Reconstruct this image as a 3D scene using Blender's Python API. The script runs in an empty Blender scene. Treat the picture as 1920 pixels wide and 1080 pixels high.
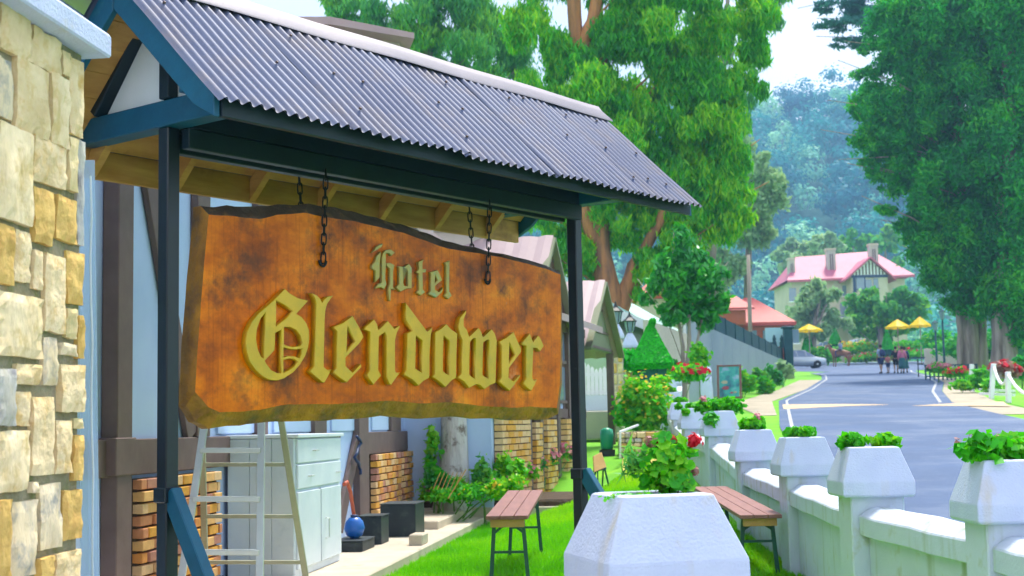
import bpy, bmesh, math, random
import numpy as np
from mathutils import Vector, Matrix, noise as mnoise
random.seed(11)
SC = bpy.context.scene
COL = SC.collection
V = Vector
# ------------------------------------------------------------------ camera
F = 2600.0                                   # focal length in photo pixels (1920 wide)
TILT, ROLL = math.radians(5.7), math.radians(1.15)
EYE = V((0, 0, 1.57))
FW = V((0, math.cos(TILT), math.sin(TILT)))
_r0 = V((1, 0, 0)); _u0 = _r0.cross(FW)
RT = _r0 * math.cos(ROLL) - _u0 * math.sin(ROLL)
UP = _u0 * math.cos(ROLL) + _r0 * math.sin(ROLL)
cam = bpy.data.cameras.new('camera'); camo = bpy.data.objects.new('camera', cam); COL.objects.link(camo)
cam.sensor_width = 36; cam.lens = F * 36 / 1920; cam.clip_start = .05; cam.clip_end = 6000
mw = Matrix((RT, UP, -FW)).transposed().to_4x4(); mw.translation = EYE
camo.matrix_world = mw
cam.dof.use_dof = True; cam.dof.focus_distance = 6.6; cam.dof.aperture_fstop = 6.3
SC.camera = camo
# ------------------------------------------------------------------ sky, sun, exposure
SUN_EL, SUN_AZ = math.radians(64), math.radians(24)      # azimuth from +Y (ahead), negative = to the left
w = bpy.data.worlds.new('World'); SC.world = w; w.use_nodes = True
nt = w.node_tree; nt.nodes.clear()
sky = nt.nodes.new('ShaderNodeTexSky'); sky.sky_type = 'NISHITA'; sky.sun_disc = False
sky.sun_elevation = SUN_EL; sky.sun_rotation = SUN_AZ; sky.air_density = 1.0; sky.dust_density = .6; sky.ozone_density = 2.5
tc = nt.nodes.new('ShaderNodeTexCoord')
mp = nt.nodes.new('ShaderNodeMapping'); mp.inputs['Scale'].default_value = (1, 1, 2.2)
ns = nt.nodes.new('ShaderNodeTexNoise'); ns.inputs['Scale'].default_value = 2.6; ns.inputs['Detail'].default_value = 6
rp = nt.nodes.new('ShaderNodeValToRGB')
rp.color_ramp.elements[0].position = .38; rp.color_ramp.elements[0].color = (.82, .82, .82, 1)
rp.color_ramp.elements[1].position = .62; rp.color_ramp.elements[1].color = (.97, .97, .97, 1)
mx = nt.nodes.new('ShaderNodeMix'); mx.data_type = 'RGBA'
n2 = nt.nodes.new('ShaderNodeTexNoise'); n2.inputs['Scale'].default_value = 1.7; n2.inputs['Detail'].default_value = 5
mp2_ = nt.nodes.new('ShaderNodeMapping'); mp2_.inputs['Scale'].default_value = (1, 1, 1.6); mp2_.inputs['Location'].default_value = (.9, .2, .6)
r2_ = nt.nodes.new('ShaderNodeValToRGB'); r2_.color_ramp.elements[0].position = .43; r2_.color_ramp.elements[0].color = (.47, .51, .63, 1)
r2_.color_ramp.elements[1].position = .62; r2_.color_ramp.elements[1].color = (.95, .99, 1.0, 1)
sc2 = nt.nodes.new('ShaderNodeVectorMath'); sc2.operation = 'SCALE'; sc2.inputs['Scale'].default_value = 9.4
nt.links.new(tc.outputs['Generated'], mp2_.inputs['Vector']); nt.links.new(mp2_.outputs[0], n2.inputs['Vector']); nt.links.new(n2.outputs['Fac'], r2_.inputs['Fac']); nt.links.new(r2_.outputs['Color'], sc2.inputs[0]); nt.links.new(sc2.outputs[0], mx.inputs['B'])
bg = nt.nodes.new('ShaderNodeBackground'); bg.inputs['Strength'].default_value = .1
out = nt.nodes.new('ShaderNodeOutputWorld')
L = nt.links.new
L(tc.outputs['Generated'], mp.inputs['Vector']); L(mp.outputs['Vector'], ns.inputs['Vector']); L(ns.outputs['Fac'], rp.inputs['Fac'])
L(rp.outputs['Color'], mx.inputs['Factor']); L(sky.outputs['Color'], mx.inputs['A']); L(mx.outputs['Result'], bg.inputs['Color']); L(bg.outputs['Background'], out.inputs['Surface'])
sl = bpy.data.lights.new('sun', 'SUN'); sl.energy = 2.7; sl.angle = math.radians(9); sl.color = (1, .93, .82)
so = bpy.data.objects.new('sun', sl); COL.objects.link(so)
SUN = V((math.sin(SUN_AZ) * math.cos(SUN_EL), math.cos(SUN_AZ) * math.cos(SUN_EL), math.sin(SUN_EL)))
so.rotation_euler = SUN.to_track_quat('Z', 'Y').to_euler(); so.location = (0, 0, 60)
SC.view_settings.view_transform = 'Standard'; SC.view_settings.look = 'None'
SC.view_settings.exposure = 1.38; SC.view_settings.gamma = 1
SC.cycles.use_denoising = True
SC.cycles.use_adaptive_sampling = True; SC.cycles.adaptive_threshold = .03; SC.cycles.max_bounces = 6; SC.cycles.transparent_max_bounces = 8; SC.cycles.volume_bounces = 0
# ------------------------------------------------------------------ helpers
def ray(u, v): return FW + RT * ((u - 960) / F) - UP * ((v - 540) / F)
def spot(u, v, Y):                            # place seen at photo pixel (u, v), Y metres ahead
    r = ray(u, v); return EYE + r * (Y / r.y)
def onplane(u, v, P0, n):
    r = ray(u, v); return EYE + r * ((P0 - EYE).dot(n) / r.dot(n))
def px(n, Y): return n * Y / F                # n photo pixels in metres at distance Y
def slope(y):
    if y < 40: return .0475 * y
    if y < 150: return 1.9 + .053 * (y - 40)
    return 7.73 + .02 * (y - 150)
def sstep(a, b, x):
    t = min(1, max(0, (x - a) / (b - a))); return t * t * (3 - 2 * t)
HO, HE, HM = V((-3.35, 0, 0)), V((.113, .9936, 0)), V((.9936, -.113, 0))    # near house: origin, along the wall, out of the wall
def house_ab(x, y):
    p = V((x, y, 0)) - HO; return p.dot(HE), p.dot(HM)
def ground(x, y):
    z = slope(y)
    a, b = house_ab(x, y)
    low = min(z, .40)
    if a < 19.5: z = low + (z - low) * sstep(1.1, 2.9, b)
    elif a < 22.5: k = sstep(1.1, 2.9, b); z = low + (z - low) * max(k, sstep(17.6, 22.5, a))
    return z
def gspot(u, v):
    r = ray(u, v); lo, hi = 2.0, 400.0
    for _ in range(50):
        m = (lo + hi) / 2; p = EYE + r * (m / r.y)
        if p.z > slope(m): lo = m
        else: hi = m
    p = EYE + r * (lo / r.y); p.z = ground(p.x, p.y); return p
def G(x, y, dz=0): return V((x, y, ground(x, y) + dz))
def gu(u, Y, dz=0):                           # ground point in photo column u at distance Y
    x = (u - 960) / F * Y; return G(x, Y, dz)

ROOTLOC = {}
def thing(name, label, cat, loc, group=None):
    o = bpy.data.objects.new(name, None); COL.objects.link(o); o.location = loc; o.empty_display_size = .1
    o['label'] = label; o['category'] = cat
    if group: o['group'] = group
    ROOTLOC[o.name] = V(loc); return o
def tag(o, label, cat, group=None):
    o['label'] = label; o['category'] = cat
    if group: o['group'] = group
    return o
def link(name, me, mat, parent=None):
    o = bpy.data.objects.new(name, me); COL.objects.link(o)
    if mat is not None and not me.materials: me.materials.append(mat)
    if parent is not None:
        o.parent = parent; ROOTLOC[o.name] = ROOTLOC.get(parent.name, V((0, 0, 0)))
    return o
def rootloc(parent): return ROOTLOC.get(parent.name, V((0, 0, 0))) if parent is not None else V((0, 0, 0))
def copytree(o, loc=None, rz=None, scale=None, label=None, parent=None):
    c = o.copy(); COL.objects.link(c)
    if parent is not None: c.parent = parent
    if loc is not None: c.location = loc
    if rz is not None: c.rotation_euler = (c.rotation_euler[0], c.rotation_euler[1], rz)
    if scale is not None: c.scale = (scale,) * 3 if not hasattr(scale, '__len__') else scale
    if label: c['label'] = label
    for ch in list(o.children): copytree(ch, parent=c)
    return c

class MB:
    def __init__(s, fr=None): s.v = []; s.f = []; s.fr = fr
    def P(s, p):
        if s.fr is None: return V(p)
        o, a, b, c = s.fr; return o + a * p[0] + b * p[1] + c * p[2]
    def add(s, pts, faces):
        n = len(s.v); s.v += [s.P(p) for p in pts]; s.f += [tuple(i + n for i in f) for f in faces]; return s
    def box(s, lo, hi):
        (x0, y0, z0), (x1, y1, z1) = lo, hi
        return s.add([(x0, y0, z0), (x1, y0, z0), (x1, y1, z0), (x0, y1, z0), (x0, y0, z1), (x1, y0, z1), (x1, y1, z1), (x0, y1, z1)],
                     [(3, 2, 1, 0), (4, 5, 6, 7), (0, 1, 5, 4), (1, 2, 6, 5), (2, 3, 7, 6), (3, 0, 4, 7)])
    def bar(s, p0, p1, w, h, up=(0, 0, 1)):
        p0, p1 = V(p0), V(p1); d = (p1 - p0).normalized(); u = V(up)
        if abs(d.dot(u)) > .98: u = V((0, 1, 0)) if abs(d.y) < .9 else V((1, 0, 0))
        a = d.cross(u).normalized() * (w / 2); b = a.cross(d).normalized() * (h / 2)
        pts = [p0 - a - b, p0 + a - b, p0 + a + b, p0 - a + b, p1 - a - b, p1 + a - b, p1 + a + b, p1 - a + b]
        return s.add(pts, [(3, 2, 1, 0), (4, 5, 6, 7), (0, 1, 5, 4), (1, 2, 6, 5), (2, 3, 7, 6), (3, 0, 4, 7)])
    def loft(s, loops, cap=True, closed=True):
        n = len(loops[0]); pts = [p for l in loops for p in l]; fs = []
        for k in range(len(loops) - 1):
            for i in range(n if closed else n - 1):
                j = (i + 1) % n; fs.append((k * n + i, k * n + j, (k + 1) * n + j, (k + 1) * n + i))
        if cap: fs += [tuple(range(n))[::-1], tuple((len(loops) - 1) * n + i for i in range(n))]
        return s.add(pts, fs)
    def prism(s, poly, ext):
        e = V(ext); return s.loft([[V(p) for p in poly], [V(p) + e for p in poly]])
    def tube(s, pts, r, n=8, cap=True, wob=0):
        pts = [V(p) for p in pts]; rs = r if hasattr(r, '__len__') else [r] * len(pts)
        loops = []; ref = None
        for i, p in enumerate(pts):
            d = (pts[min(i + 1, len(pts) - 1)] - pts[max(i - 1, 0)]).normalized()
            if ref is None: ref = V((1, 0, 0)) if abs(d.x) < .8 else V((0, 1, 0))
            a = (ref - d * ref.dot(d)).normalized(); ref = a; b = d.cross(a)
            loops.append([p + (a * math.cos(2 * math.pi * k / n) + b * math.sin(2 * math.pi * k / n)) * rs[i] * (1 + wob * random.uniform(-1, 1)) for k in range(n)])
        return s.loft(loops, cap)
    def lathe(s, prof, c=(0, 0, 0), n=16):
        c = V(c)
        return s.loft([[c + V((r * math.cos(2 * math.pi * k / n), r * math.sin(2 * math.pi * k / n), z)) for k in range(n)] for r, z in prof])
    def mesh(s, name, off=V((0, 0, 0)), bevel=0, smooth=False):
        me = bpy.data.meshes.new(name)
        me.from_pydata([tuple(p - off) for p in s.v], [], s.f)
        bm = bmesh.new(); bm.from_mesh(me)
        bmesh.ops.recalc_face_normals(bm, faces=bm.faces[:])
        if bevel: bmesh.ops.bevel(bm, geom=bm.edges[:], offset=bevel, segments=1, affect='EDGES', profile=.5)
        if smooth:
            for f in bm.faces: f.smooth = True
        bm.to_mesh(me); bm.free(); return me
    def build(s, name, mat, parent=None, bevel=0, smooth=False, label=None):
        o = link(name, s.mesh(name, rootloc(parent), bevel, smooth), mat, parent)
        if label: o['label'] = label
        return o
def struct(o): o['kind'] = 'structure'; return o
def stuff(o): o['kind'] = 'stuff'; return o

# ------------------------------------------------------------------ materials
def newmat(name):
    m = bpy.data.materials.new(name); m.use_nodes = True; n = m.node_tree; n.nodes.clear()
    o = n.nodes.new('ShaderNodeOutputMaterial'); return m, n, o
def col4(c): return (c[0], c[1], c[2], 1)
def mat(name, c1, c2=None, c3=None, scale=4, rough=.7, bump=0, bscale=40, metal=0, spec=.4, detail=5, stretch=(1, 1, 1), dirt=None, dirt_scale=2.5, dirt_lo=.55, dirt_hi=.75, dist=.01, world=False, streak=None):
    m, n, o = newmat(name); l = n.links.new
    p = n.nodes.new('ShaderNodeBsdfPrincipled'); l(p.outputs[0], o.inputs[0])
    p.inputs['Roughness'].default_value = rough; p.inputs['Metallic'].default_value = metal; p.inputs['Specular IOR Level'].default_value = spec
    c2 = c2 or tuple(x * .75 for x in c1)
    t = n.nodes.new('ShaderNodeTexCoord'); mpp = n.nodes.new('ShaderNodeMapping'); mpp.inputs['Scale'].default_value = stretch
    if world: t = n.nodes.new('ShaderNodeNewGeometry'); t.outputs['Position']
    tco = t.outputs['Position' if world else 'Object']
    l(tco, mpp.inputs['Vector'])
    ni = n.nodes.new('ShaderNodeTexNoise'); ni.inputs['Scale'].default_value = scale; ni.inputs['Detail'].default_value = detail; ni.inputs['Roughness'].default_value = .62
    l(mpp.outputs[0], ni.inputs['Vector'])
    r = n.nodes.new('ShaderNodeValToRGB'); e = r.color_ramp.elements
    e[0].position = .32; e[0].color = col4(c2); e[1].position = .68; e[1].color = col4(c1)
    if c3: x = e.new(.5); x.color = col4(c3)
    l(ni.outputs['Fac'], r.inputs['Fac']); last = r.outputs['Color']
    if dirt:
        nd = n.nodes.new('ShaderNodeTexNoise'); nd.inputs['Scale'].default_value = dirt_scale; nd.inputs['Detail'].default_value = 7; nd.inputs['Roughness'].default_value = .7
        l(tco, nd.inputs['Vector'])
        mr = n.nodes.new('ShaderNodeMapRange'); mr.inputs['From Min'].default_value = dirt_lo; mr.inputs['From Max'].default_value = dirt_hi
        l(nd.outputs['Fac'], mr.inputs['Value'])
        mi = n.nodes.new('ShaderNodeMix'); mi.data_type = 'RGBA'; mi.inputs['B'].default_value = col4(dirt)
        l(mr.outputs['Result'], mi.inputs['Factor']); l(last, mi.inputs['A']); last = mi.outputs['Result']
    if streak:
        sc_, slo, shi = streak; sm2 = n.nodes.new('ShaderNodeMapping'); sm2.inputs['Scale'].default_value = (1, 1, .10); l(tco, sm2.inputs['Vector'])
        nd = n.nodes.new('ShaderNodeTexNoise'); nd.inputs['Scale'].default_value = 9; nd.inputs['Detail'].default_value = 5; l(sm2.outputs[0], nd.inputs['Vector'])
        mr = n.nodes.new('ShaderNodeMapRange'); mr.inputs['From Min'].default_value = slo; mr.inputs['From Max'].default_value = shi; mr.inputs['To Max'].default_value = .75; l(nd.outputs['Fac'], mr.inputs['Value'])
        mi = n.nodes.new('ShaderNodeMix'); mi.data_type = 'RGBA'; mi.inputs['B'].default_value = col4(sc_); l(mr.outputs['Result'], mi.inputs['Factor']); l(last, mi.inputs['A']); last = mi.outputs['Result']
    l(last, p.inputs['Base Color'])
    if bump:
        nb = n.nodes.new('ShaderNodeTexNoise'); nb.inputs['Scale'].default_value = bscale; nb.inputs['Detail'].default_value = 4
        l(mpp.outputs[0], nb.inputs['Vector'])
        b = n.nodes.new('ShaderNodeBump'); b.inputs['Strength'].default_value = bump; b.inputs['Distance'].default_value = dist
        l(nb.outputs['Fac'], b.inputs['Height']); l(b.outputs['Normal'], p.inputs['Normal'])
    return m
def leafmat(name, c1, c2, c3, trans=.4, gloss=.02):
    m, n, o = newmat(name); l = n.links.new
    at = n.nodes.new('ShaderNodeAttribute'); at.attribute_name = 'tint'
    r = n.nodes.new('ShaderNodeValToRGB'); e = r.color_ramp.elements
    e[0].position = 0; e[0].color = col4(c1); e[1].position = 1; e[1].color = col4(c3); x = e.new(.5); x.color = col4(c2)
    l(at.outputs['Fac'], r.inputs['Fac'])
    d = n.nodes.new('ShaderNodeBsdfDiffuse'); t = n.nodes.new('ShaderNodeBsdfTranslucent'); mxx = n.nodes.new('ShaderNodeMixShader'); mxx.inputs[0].default_value = trans
    l(r.outputs[0], d.inputs[0]); l(r.outputs[0], t.inputs[0]); l(d.outputs[0], mxx.inputs[1]); l(t.outputs[0], mxx.inputs[2])
    g = n.nodes.new('ShaderNodeBsdfGlossy'); g.inputs['Roughness'].default_value = .45; g.inputs['Color'].default_value = (.9, .95, 1, 1)
    m2 = n.nodes.new('ShaderNodeMixShader'); m2.inputs[0].default_value = gloss
    l(mxx.outputs[0], m2.inputs[1]); l(g.outputs[0], m2.inputs[2]); l(m2.outputs[0], o.inputs[0])
    return m
RNG = np.random.default_rng(5)
def unit(n):
    a = RNG.normal(size=(n, 3)); return a / np.linalg.norm(a, axis=1)[:, None]
def quads(name, v, f, tint, mat_, parent):
    off = np.array(rootloc(parent)); v = v - off
    me = bpy.data.meshes.new(name); nv, nf, k = len(v), len(f), f.shape[1]
    me.vertices.add(nv); me.vertices.foreach_set('co', v.astype(np.float32).ravel())
    me.loops.add(nf * k); me.loops.foreach_set('vertex_index', f.astype(np.int32).ravel())
    me.polygons.add(nf); me.polygons.foreach_set('loop_start', np.arange(0, nf * k, k, dtype=np.int32))
    me.polygons.foreach_set('loop_total', np.full(nf, k, dtype=np.int32))
    a = me.attributes.new('tint', 'FLOAT', 'POINT'); a.data.foreach_set('value', tint.astype(np.float32))
    me.update(calc_edges=True); return link(name, me, mat_, parent)
def leaves(name, m, parent, cen, rad, n, size, aspect=.5, droop=0, out=.5, shell=.55, seed=None, under=1.0, jit=.45, ct=None, cvar=.35):
    """n leaf faces spread over ellipsoid clumps (cen, rad): outline uneven, leaf normals partly facing out."""
    cen = np.asarray(cen, float); rad = np.asarray(rad, float)
    if rad.ndim == 1: rad = np.repeat(rad[:, None], 3, 1)
    wgt = (rad.prod(1)) ** (2 / 3); wgt /= wgt.sum()
    idx = RNG.choice(len(cen), n, p=wgt)
    dirs = unit(n); dirs[:, 2] = np.where(dirs[:, 2] < 0, dirs[:, 2] * under, dirs[:, 2])
    rr = (shell + (1 - shell) * RNG.random(n)) * (1 + jit * (RNG.random(n) - .5))
    lump = 1 + .22 * np.sin(dirs[:, 0] * 5 + idx) * np.sin(dirs[:, 1] * 6 + idx * 1.7) + .15 * np.sin(dirs[:, 2] * 9 + idx * .6)
    p = cen[idx] + dirs * rad[idx] * (rr * lump)[:, None]
    nrm = unit(n) * (1 - out) + dirs * out + np.array([0, 0, .25]); nrm /= np.linalg.norm(nrm, axis=1)[:, None]
    ax = unit(n) + np.array([0, 0, -2.5 * droop]); ax -= nrm * (ax * nrm).sum(1)[:, None] * (1 - min(droop, .8)); ax /= np.linalg.norm(ax, axis=1)[:, None]
    sd = np.cross(nrm, ax); sd /= np.linalg.norm(sd, axis=1)[:, None] + 1e-9
    s = size * (.6 + .8 * RNG.random(n))[:, None]
    v = np.empty((n, 4, 3)); v[:, 0] = p - ax * s * .5; v[:, 1] = p + sd * s * aspect * .5 - ax * s * .05; v[:, 2] = p + ax * s * .5; v[:, 3] = p - sd * s * aspect * .5 - ax * s * .05
    ct = RNG.random(len(cen)) if ct is None else np.asarray(ct); t = np.clip(cvar * ct[idx] + (1 - cvar) * RNG.random(n), 0, 1)
    return quads(name, v.reshape(-1, 3), np.arange(n * 4).reshape(n, 4), np.repeat(t, 4), m, parent)
# ------------------------------------------------------------------ material library
M = {}
M['grass'] = mat('grass', (.14, .42, .003), (.085, .32, .003), scale=1.2, rough=.9, bump=.4, bscale=60, dirt=(.26, .50, .01), dirt_scale=.8)
M['asphalt'] = mat('asphalt', (.042, .090, .20), (.030, .066, .15), scale=.35, rough=.8, bump=.25, bscale=120, dirt=(.12, .16, .24), dirt_scale=.5, dirt_lo=.46, dirt_hi=.72, spec=.5)
M['paint'] = mat('road_paint', (.45, .46, .47), (.26, .28, .32), scale=3, rough=.7)
M['sand'] = mat('sand', (.62, .47, .30), (.42, .33, .22), scale=1.5, rough=.95, bump=.3, bscale=50)
M['path'] = mat('path_earth', (.42, .36, .27), (.3, .27, .2), scale=1.3, rough=.95, bump=.3, bscale=40)
M['paving'] = mat('grey_paving', (.34, .34, .36), (.27, .27, .29), scale=1.2, rough=.9, bump=.2, bscale=40)
M['concrete'] = mat('concrete', (.58, .50, .38), (.42, .36, .28), scale=2.2, rough=.9, bump=.25, bscale=45, dirt=(.2, .17, .13), dirt_scale=3, dirt_lo=.58, dirt_hi=.8)
M['soil'] = mat('soil', (.09, .06, .04), (.05, .035, .02), scale=9, rough=1, bump=.8, bscale=30, dist=.03)
M['white'] = mat('white_render', (.52, .58, .75), (.46, .52, .71), scale=6, rough=.75, bump=.55, bscale=95, dist=.006, dirt=(.50, .48, .40), dirt_scale=5, dirt_lo=.60, dirt_hi=.80, streak=((.50, .44, .33), .60, .78))
M['white_moss'] = mat('white_render_mossy', (.55, .61, .72), (.48, .55, .65), scale=5, rough=.8, bump=.4, bscale=70, dist=.006, dirt=(.32, .36, .20), dirt_scale=5, dirt_lo=.56, dirt_hi=.76, streak=((.26, .32, .14), .56, .74))
M['roof'] = mat('corrugated_steel', (.098, .122, .21), (.062, .082, .165), scale=1.2, rough=.62, metal=.12, bump=.12, bscale=25, stretch=(1, 1, .25), dirt=(.135, .125, .16), dirt_scale=3.2, dirt_lo=.48, dirt_hi=.7, spec=.5)
M['ridge'] = mat('ridge_steel', (.22, .20, .235), (.17, .16, .195), scale=2, rough=.55, metal=.2, bump=.1)
M['screw'] = mat('rusty_screw', (.10, .07, .07), rough=.6, metal=.5)
M['teal'] = mat('teal_paint', (.004, .10, .18), (.003, .075, .14), scale=7, rough=.5, bump=.15, bscale=35, dirt=(.03, .13, .17), dirt_scale=6, dirt_lo=.6, dirt_hi=.8)
M['teal_dark'] = mat('dark_teal_paint_and_shade', (.003, .018, .028), (.002, .012, .02), scale=9, rough=.5, bump=.15, bscale=35)  # dark beam paint; on the front eave and underside it stands for shade
M['steel_dark'] = mat('black_green_steel', (.004, .012, .02), (.003, .008, .013), scale=6, rough=.38, spec=.5, bump=.12, bscale=30, dirt=(.05, .08, .09), dirt_scale=9, dirt_lo=.66, dirt_hi=.85)
M['chain'] = mat('black_chain', (.012, .016, .018), rough=.5, metal=.6)
M['wood'] = mat('raw_pine', (.62, .34, .09), (.42, .20, .045), scale=2.5, rough=.65, stretch=(1, 1, 6), bump=.1, bscale=14, dirt=(.25, .11, .03), dirt_scale=3, dirt_lo=.58, dirt_hi=.75)
M['gold'] = mat('gold_paint', (.66, .385, .006), (.52, .32, .005), scale=5, rough=.34, metal=.25, dirt=(.42, .31, .01), dirt_scale=4, dirt_lo=.5, dirt_hi=.7, spec=.6)
M['gold_aged'] = mat('aged_gold_paint', (.50, .36, .07), (.36, .30, .10), scale=12, rough=.4, metal=.3, dirt=(.20, .38, .22), dirt_scale=14, dirt_lo=.52, dirt_hi=.68)
M['bench_top'] = mat('red_brown_planks', (.27, .12, .10), (.20, .085, .075), scale=6, rough=.55, bump=.15, bscale=20, stretch=(4, .6, 1))
M['bench_edge'] = mat('varnished_pine', (.55, .32, .10), (.42, .22, .06), scale=8, rough=.6)
M['green_metal'] = mat('green_metal', (.008, .09, .06), rough=.4)
M['plaster'] = mat('pale_blue_plaster', (.47, .60, .84), (.42, .55, .80), scale=3, rough=.85, bump=.1, bscale=60)
M['timber'] = mat('brown_timber', (.165, .115, .105), (.125, .085, .078), scale=5, rough=.7, bump=.15, bscale=25, dirt=(.4, .35, .33), dirt_scale=14, dirt_lo=.72, dirt_hi=.8)
M['grey_board'] = mat('grey_painted_board', (.60, .68, .72), (.50, .60, .66), scale=3, rough=.6, dirt=(.35, .47, .56), dirt_scale=4, dirt_lo=.58, dirt_hi=.8)
M['cabinet'] = mat('pale_cabinet', (.70, .77, .82), (.62, .70, .77), scale=4, rough=.5, dirt=(.45, .52, .5), dirt_scale=6, dirt_lo=.62, dirt_hi=.85)
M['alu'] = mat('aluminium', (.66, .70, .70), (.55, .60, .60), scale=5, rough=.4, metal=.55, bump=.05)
M['alu_shade'] = mat('shaded_aluminium', (.42, .43, .33), (.34, .35, .26), scale=5, rough=.5, metal=.4)  # darker copy of the aluminium, shade put into the rear legs' colour
M['black_box'] = mat('black_painted_wood', (.018, .03, .035), (.012, .02, .025), scale=6, rough=.55, dirt=(.06, .08, .07), dirt_scale=7)
M['red_hose'] = mat('red_plastic', (.6, .12, .06), rough=.4)
M['blue_plastic'] = mat('blue_plastic', (.02, .14, .5), rough=.35)
M['mortar'] = mat('mortar', (.34, .30, .20), (.20, .19, .11), scale=12, rough=1, bump=.8, bscale=60, dist=.01, dirt=(.13, .17, .05), dirt_scale=9, dirt_lo=.5, dirt_hi=.7)
STONES = [mat('stone_%d' % i, c, tuple(x * k for x, k in zip(c, (.72, .68, .55))), scale=sc, rough=.9, bump=.9, bscale=26, dist=.012, world=True, dirt=dc, dirt_scale=11, dirt_lo=.50, dirt_hi=.68, stretch=st)
          for i, (c, sc, dc, st) in enumerate([((.86, .68, .42), 7, (.62, .40, .13), (1, 1, 1)), ((.82, .68, .47), 9, (.30, .29, .27), (1, 1, .35)), ((.92, .75, .49), 6, (.60, .44, .18), (1, 1, .5)),
                                               ((.74, .49, .15), 8, (.58, .33, .09), (1, 1, 1)), ((.60, .60, .60), 8, (.24, .23, .25), (1, 1, .4)), ((.84, .67, .38), 7, (.42, .42, .18), (1, 1, .7))])]
BRICKS = [mat('brick_%d' % i, c, tuple(x * .78 for x in c), scale=14, rough=.85, bump=.4, bscale=50, dist=.004, world=True)
          for i, c in enumerate([(.72, .30, .07), (.76, .44, .16), (.60, .26, .12), (.76, .38, .06), (.50, .23, .16), (.78, .52, .27)])]
M['brickfar'] = mat('brick_far', (.62, .37, .18), (.55, .28, .13), scale=7, rough=.85)
M['bark'] = mat('eucalyptus_bark', (.50, .21, .07), (.10, .065, .045), (.34, .15, .06), scale=2.6, rough=.9, bump=.8, bscale=9, stretch=(1, 1, .10), dist=.06)
M['bark_pale'] = mat('pale_bark', (.62, .60, .58), (.40, .36, .34), scale=4, rough=.9, bump=.8, bscale=12, stretch=(1, 1, .22), dist=.05, dirt=(.16, .12, .10), dirt_scale=5, dirt_lo=.55, dirt_hi=.66)
M['bark_grey'] = mat('grey_bark', (.42, .36, .32), (.12, .09, .08), scale=3, rough=.9, bump=.8, bscale=9, stretch=(1, 1, .09), dist=.06)
M['euc'] = leafmat('eucalyptus_leaves', (.016, .24, .028), (.08, .48, .014), (.42, .72, .006), .5)
M['euc_pale'] = leafmat('willowy_leaves', (.04, .26, .09), (.10, .42, .07), (.28, .60, .03), .4)
M['cyp'] = leafmat('cypress_leaves', (.004, .14, .04), (.014, .33, .034), (.12, .54, .014), .4)
M['conif'] = leafmat('blue_conifer_needles', (.02, .12, .12), (.035, .18, .16), (.06, .24, .19), .25)
M['greyleaf'] = leafmat('grey_green_leaves', (.18, .36, .17), (.30, .50, .22), (.46, .62, .28), .45)
M['glossy'] = leafmat('glossy_dark_leaves', (.006, .15, .04), (.018, .30, .025), (.08, .48, .008), .3, .05)
M['hedge'] = leafmat('clipped_hedge_leaves', (.004, .30, .008), (.01, .46, .006), (.03, .60, .01), .35)
M['geran'] = leafmat('geranium_leaves', (.02, .34, .008), (.07, .50, .004), (.24, .62, .01), .45)
M['bush'] = leafmat('bright_bush_leaves', (.03, .38, .03), (.10, .54, .015), (.38, .66, .01), .45)
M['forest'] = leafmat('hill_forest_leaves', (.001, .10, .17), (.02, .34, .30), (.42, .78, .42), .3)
M['flower_red'] = leafmat('red_petals', (.45, .005, .02), (.6, .01, .03), (.75, .04, .05), .3)
M['flower_pink'] = leafmat('pink_petals', (.6, .12, .2), (.7, .25, .32), (.8, .5, .5), .3)
M['flower_yel'] = leafmat('yellow_petals', (.65, .35, .01), (.75, .5, .02), (.8, .65, .1), .3)
M['flower_dry'] = leafmat('dry_petals', (.35, .10, .12), (.42, .2, .18), (.5, .32, .25), .3)
M['stem'] = mat('green_stem', (.10, .22, .03), rough=.8)
M['pinkroof'] = mat('pink_roof', (.50, .12, .19), (.43, .10, .16), scale=.5, rough=.6)
M['redroof'] = mat('red_roof', (.50, .065, .055), (.43, .055, .045), scale=.8, rough=.6)
M['mintroof'] = mat('mint_roof', (.45, .68, .60), (.36, .60, .55), scale=.8, rough=.6)
M['palepink_roof'] = mat('pale_pink_sheeting', (.40, .30, .30), (.33, .25, .26), scale=1.5, rough=.6)
M['cream'] = mat('cream_wall', (.58, .50, .40), (.50, .43, .35), scale=.6, rough=.85)
M['stonewall'] = mat('pale_stone_wall', (.50, .46, .40), (.40, .37, .33), scale=.9, rough=.9)
M['olive'] = mat('olive_cladding', (.20, .22, .13), (.16, .18, .11), scale=2, rough=.8)
M['greenwall'] = mat('green_wall', (.38, .50, .34), (.32, .44, .3), scale=1, rough=.85)
M['greywall'] = mat('grey_panel_wall', (.25, .31, .38), (.21, .27, .34), scale=.5, rough=.85)
M['orange'] = mat('orange_wall', (.42, .09, .035), (.36, .07, .03), scale=1, rough=.8)
M['darkblue'] = mat('dark_blue_frame', (.02, .045, .13), rough=.5)
M['glass'] = mat('window_glass', (.20, .26, .36), (.14, .2, .3), scale=1, rough=.08, spec=.8)
M['yellow'] = leafmat('yellow_canvas', (.8, .55, .0), (.85, .6, .0), (.85, .62, .01), .35, .02)
M['navy'] = mat('navy_mesh', (.01, .07, .10), (.006, .045, .07), scale=2, rough=.7)
M['pole'] = mat('weathered_pole', (.32, .27, .23), (.25, .21, .18), scale=3, rough=.9, stretch=(1, 1, .1))
M['white_paint'] = mat('white_gloss_paint', (.80, .82, .84), (.72, .75, .78), scale=5, rough=.5)
M['black_metal'] = mat('black_metal', (.012, .018, .02), rough=.45)
M['rubber'] = mat('tyre_rubber', (.015, .015, .017), rough=.8)
M['carpaint'] = mat('silver_car_paint', (.52, .58, .62), (.5, .56, .6), rough=.25, metal=.4, spec=.6)
M['carwhite'] = mat('white_car_paint', (.78, .8, .82), rough=.25, spec=.6)

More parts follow.
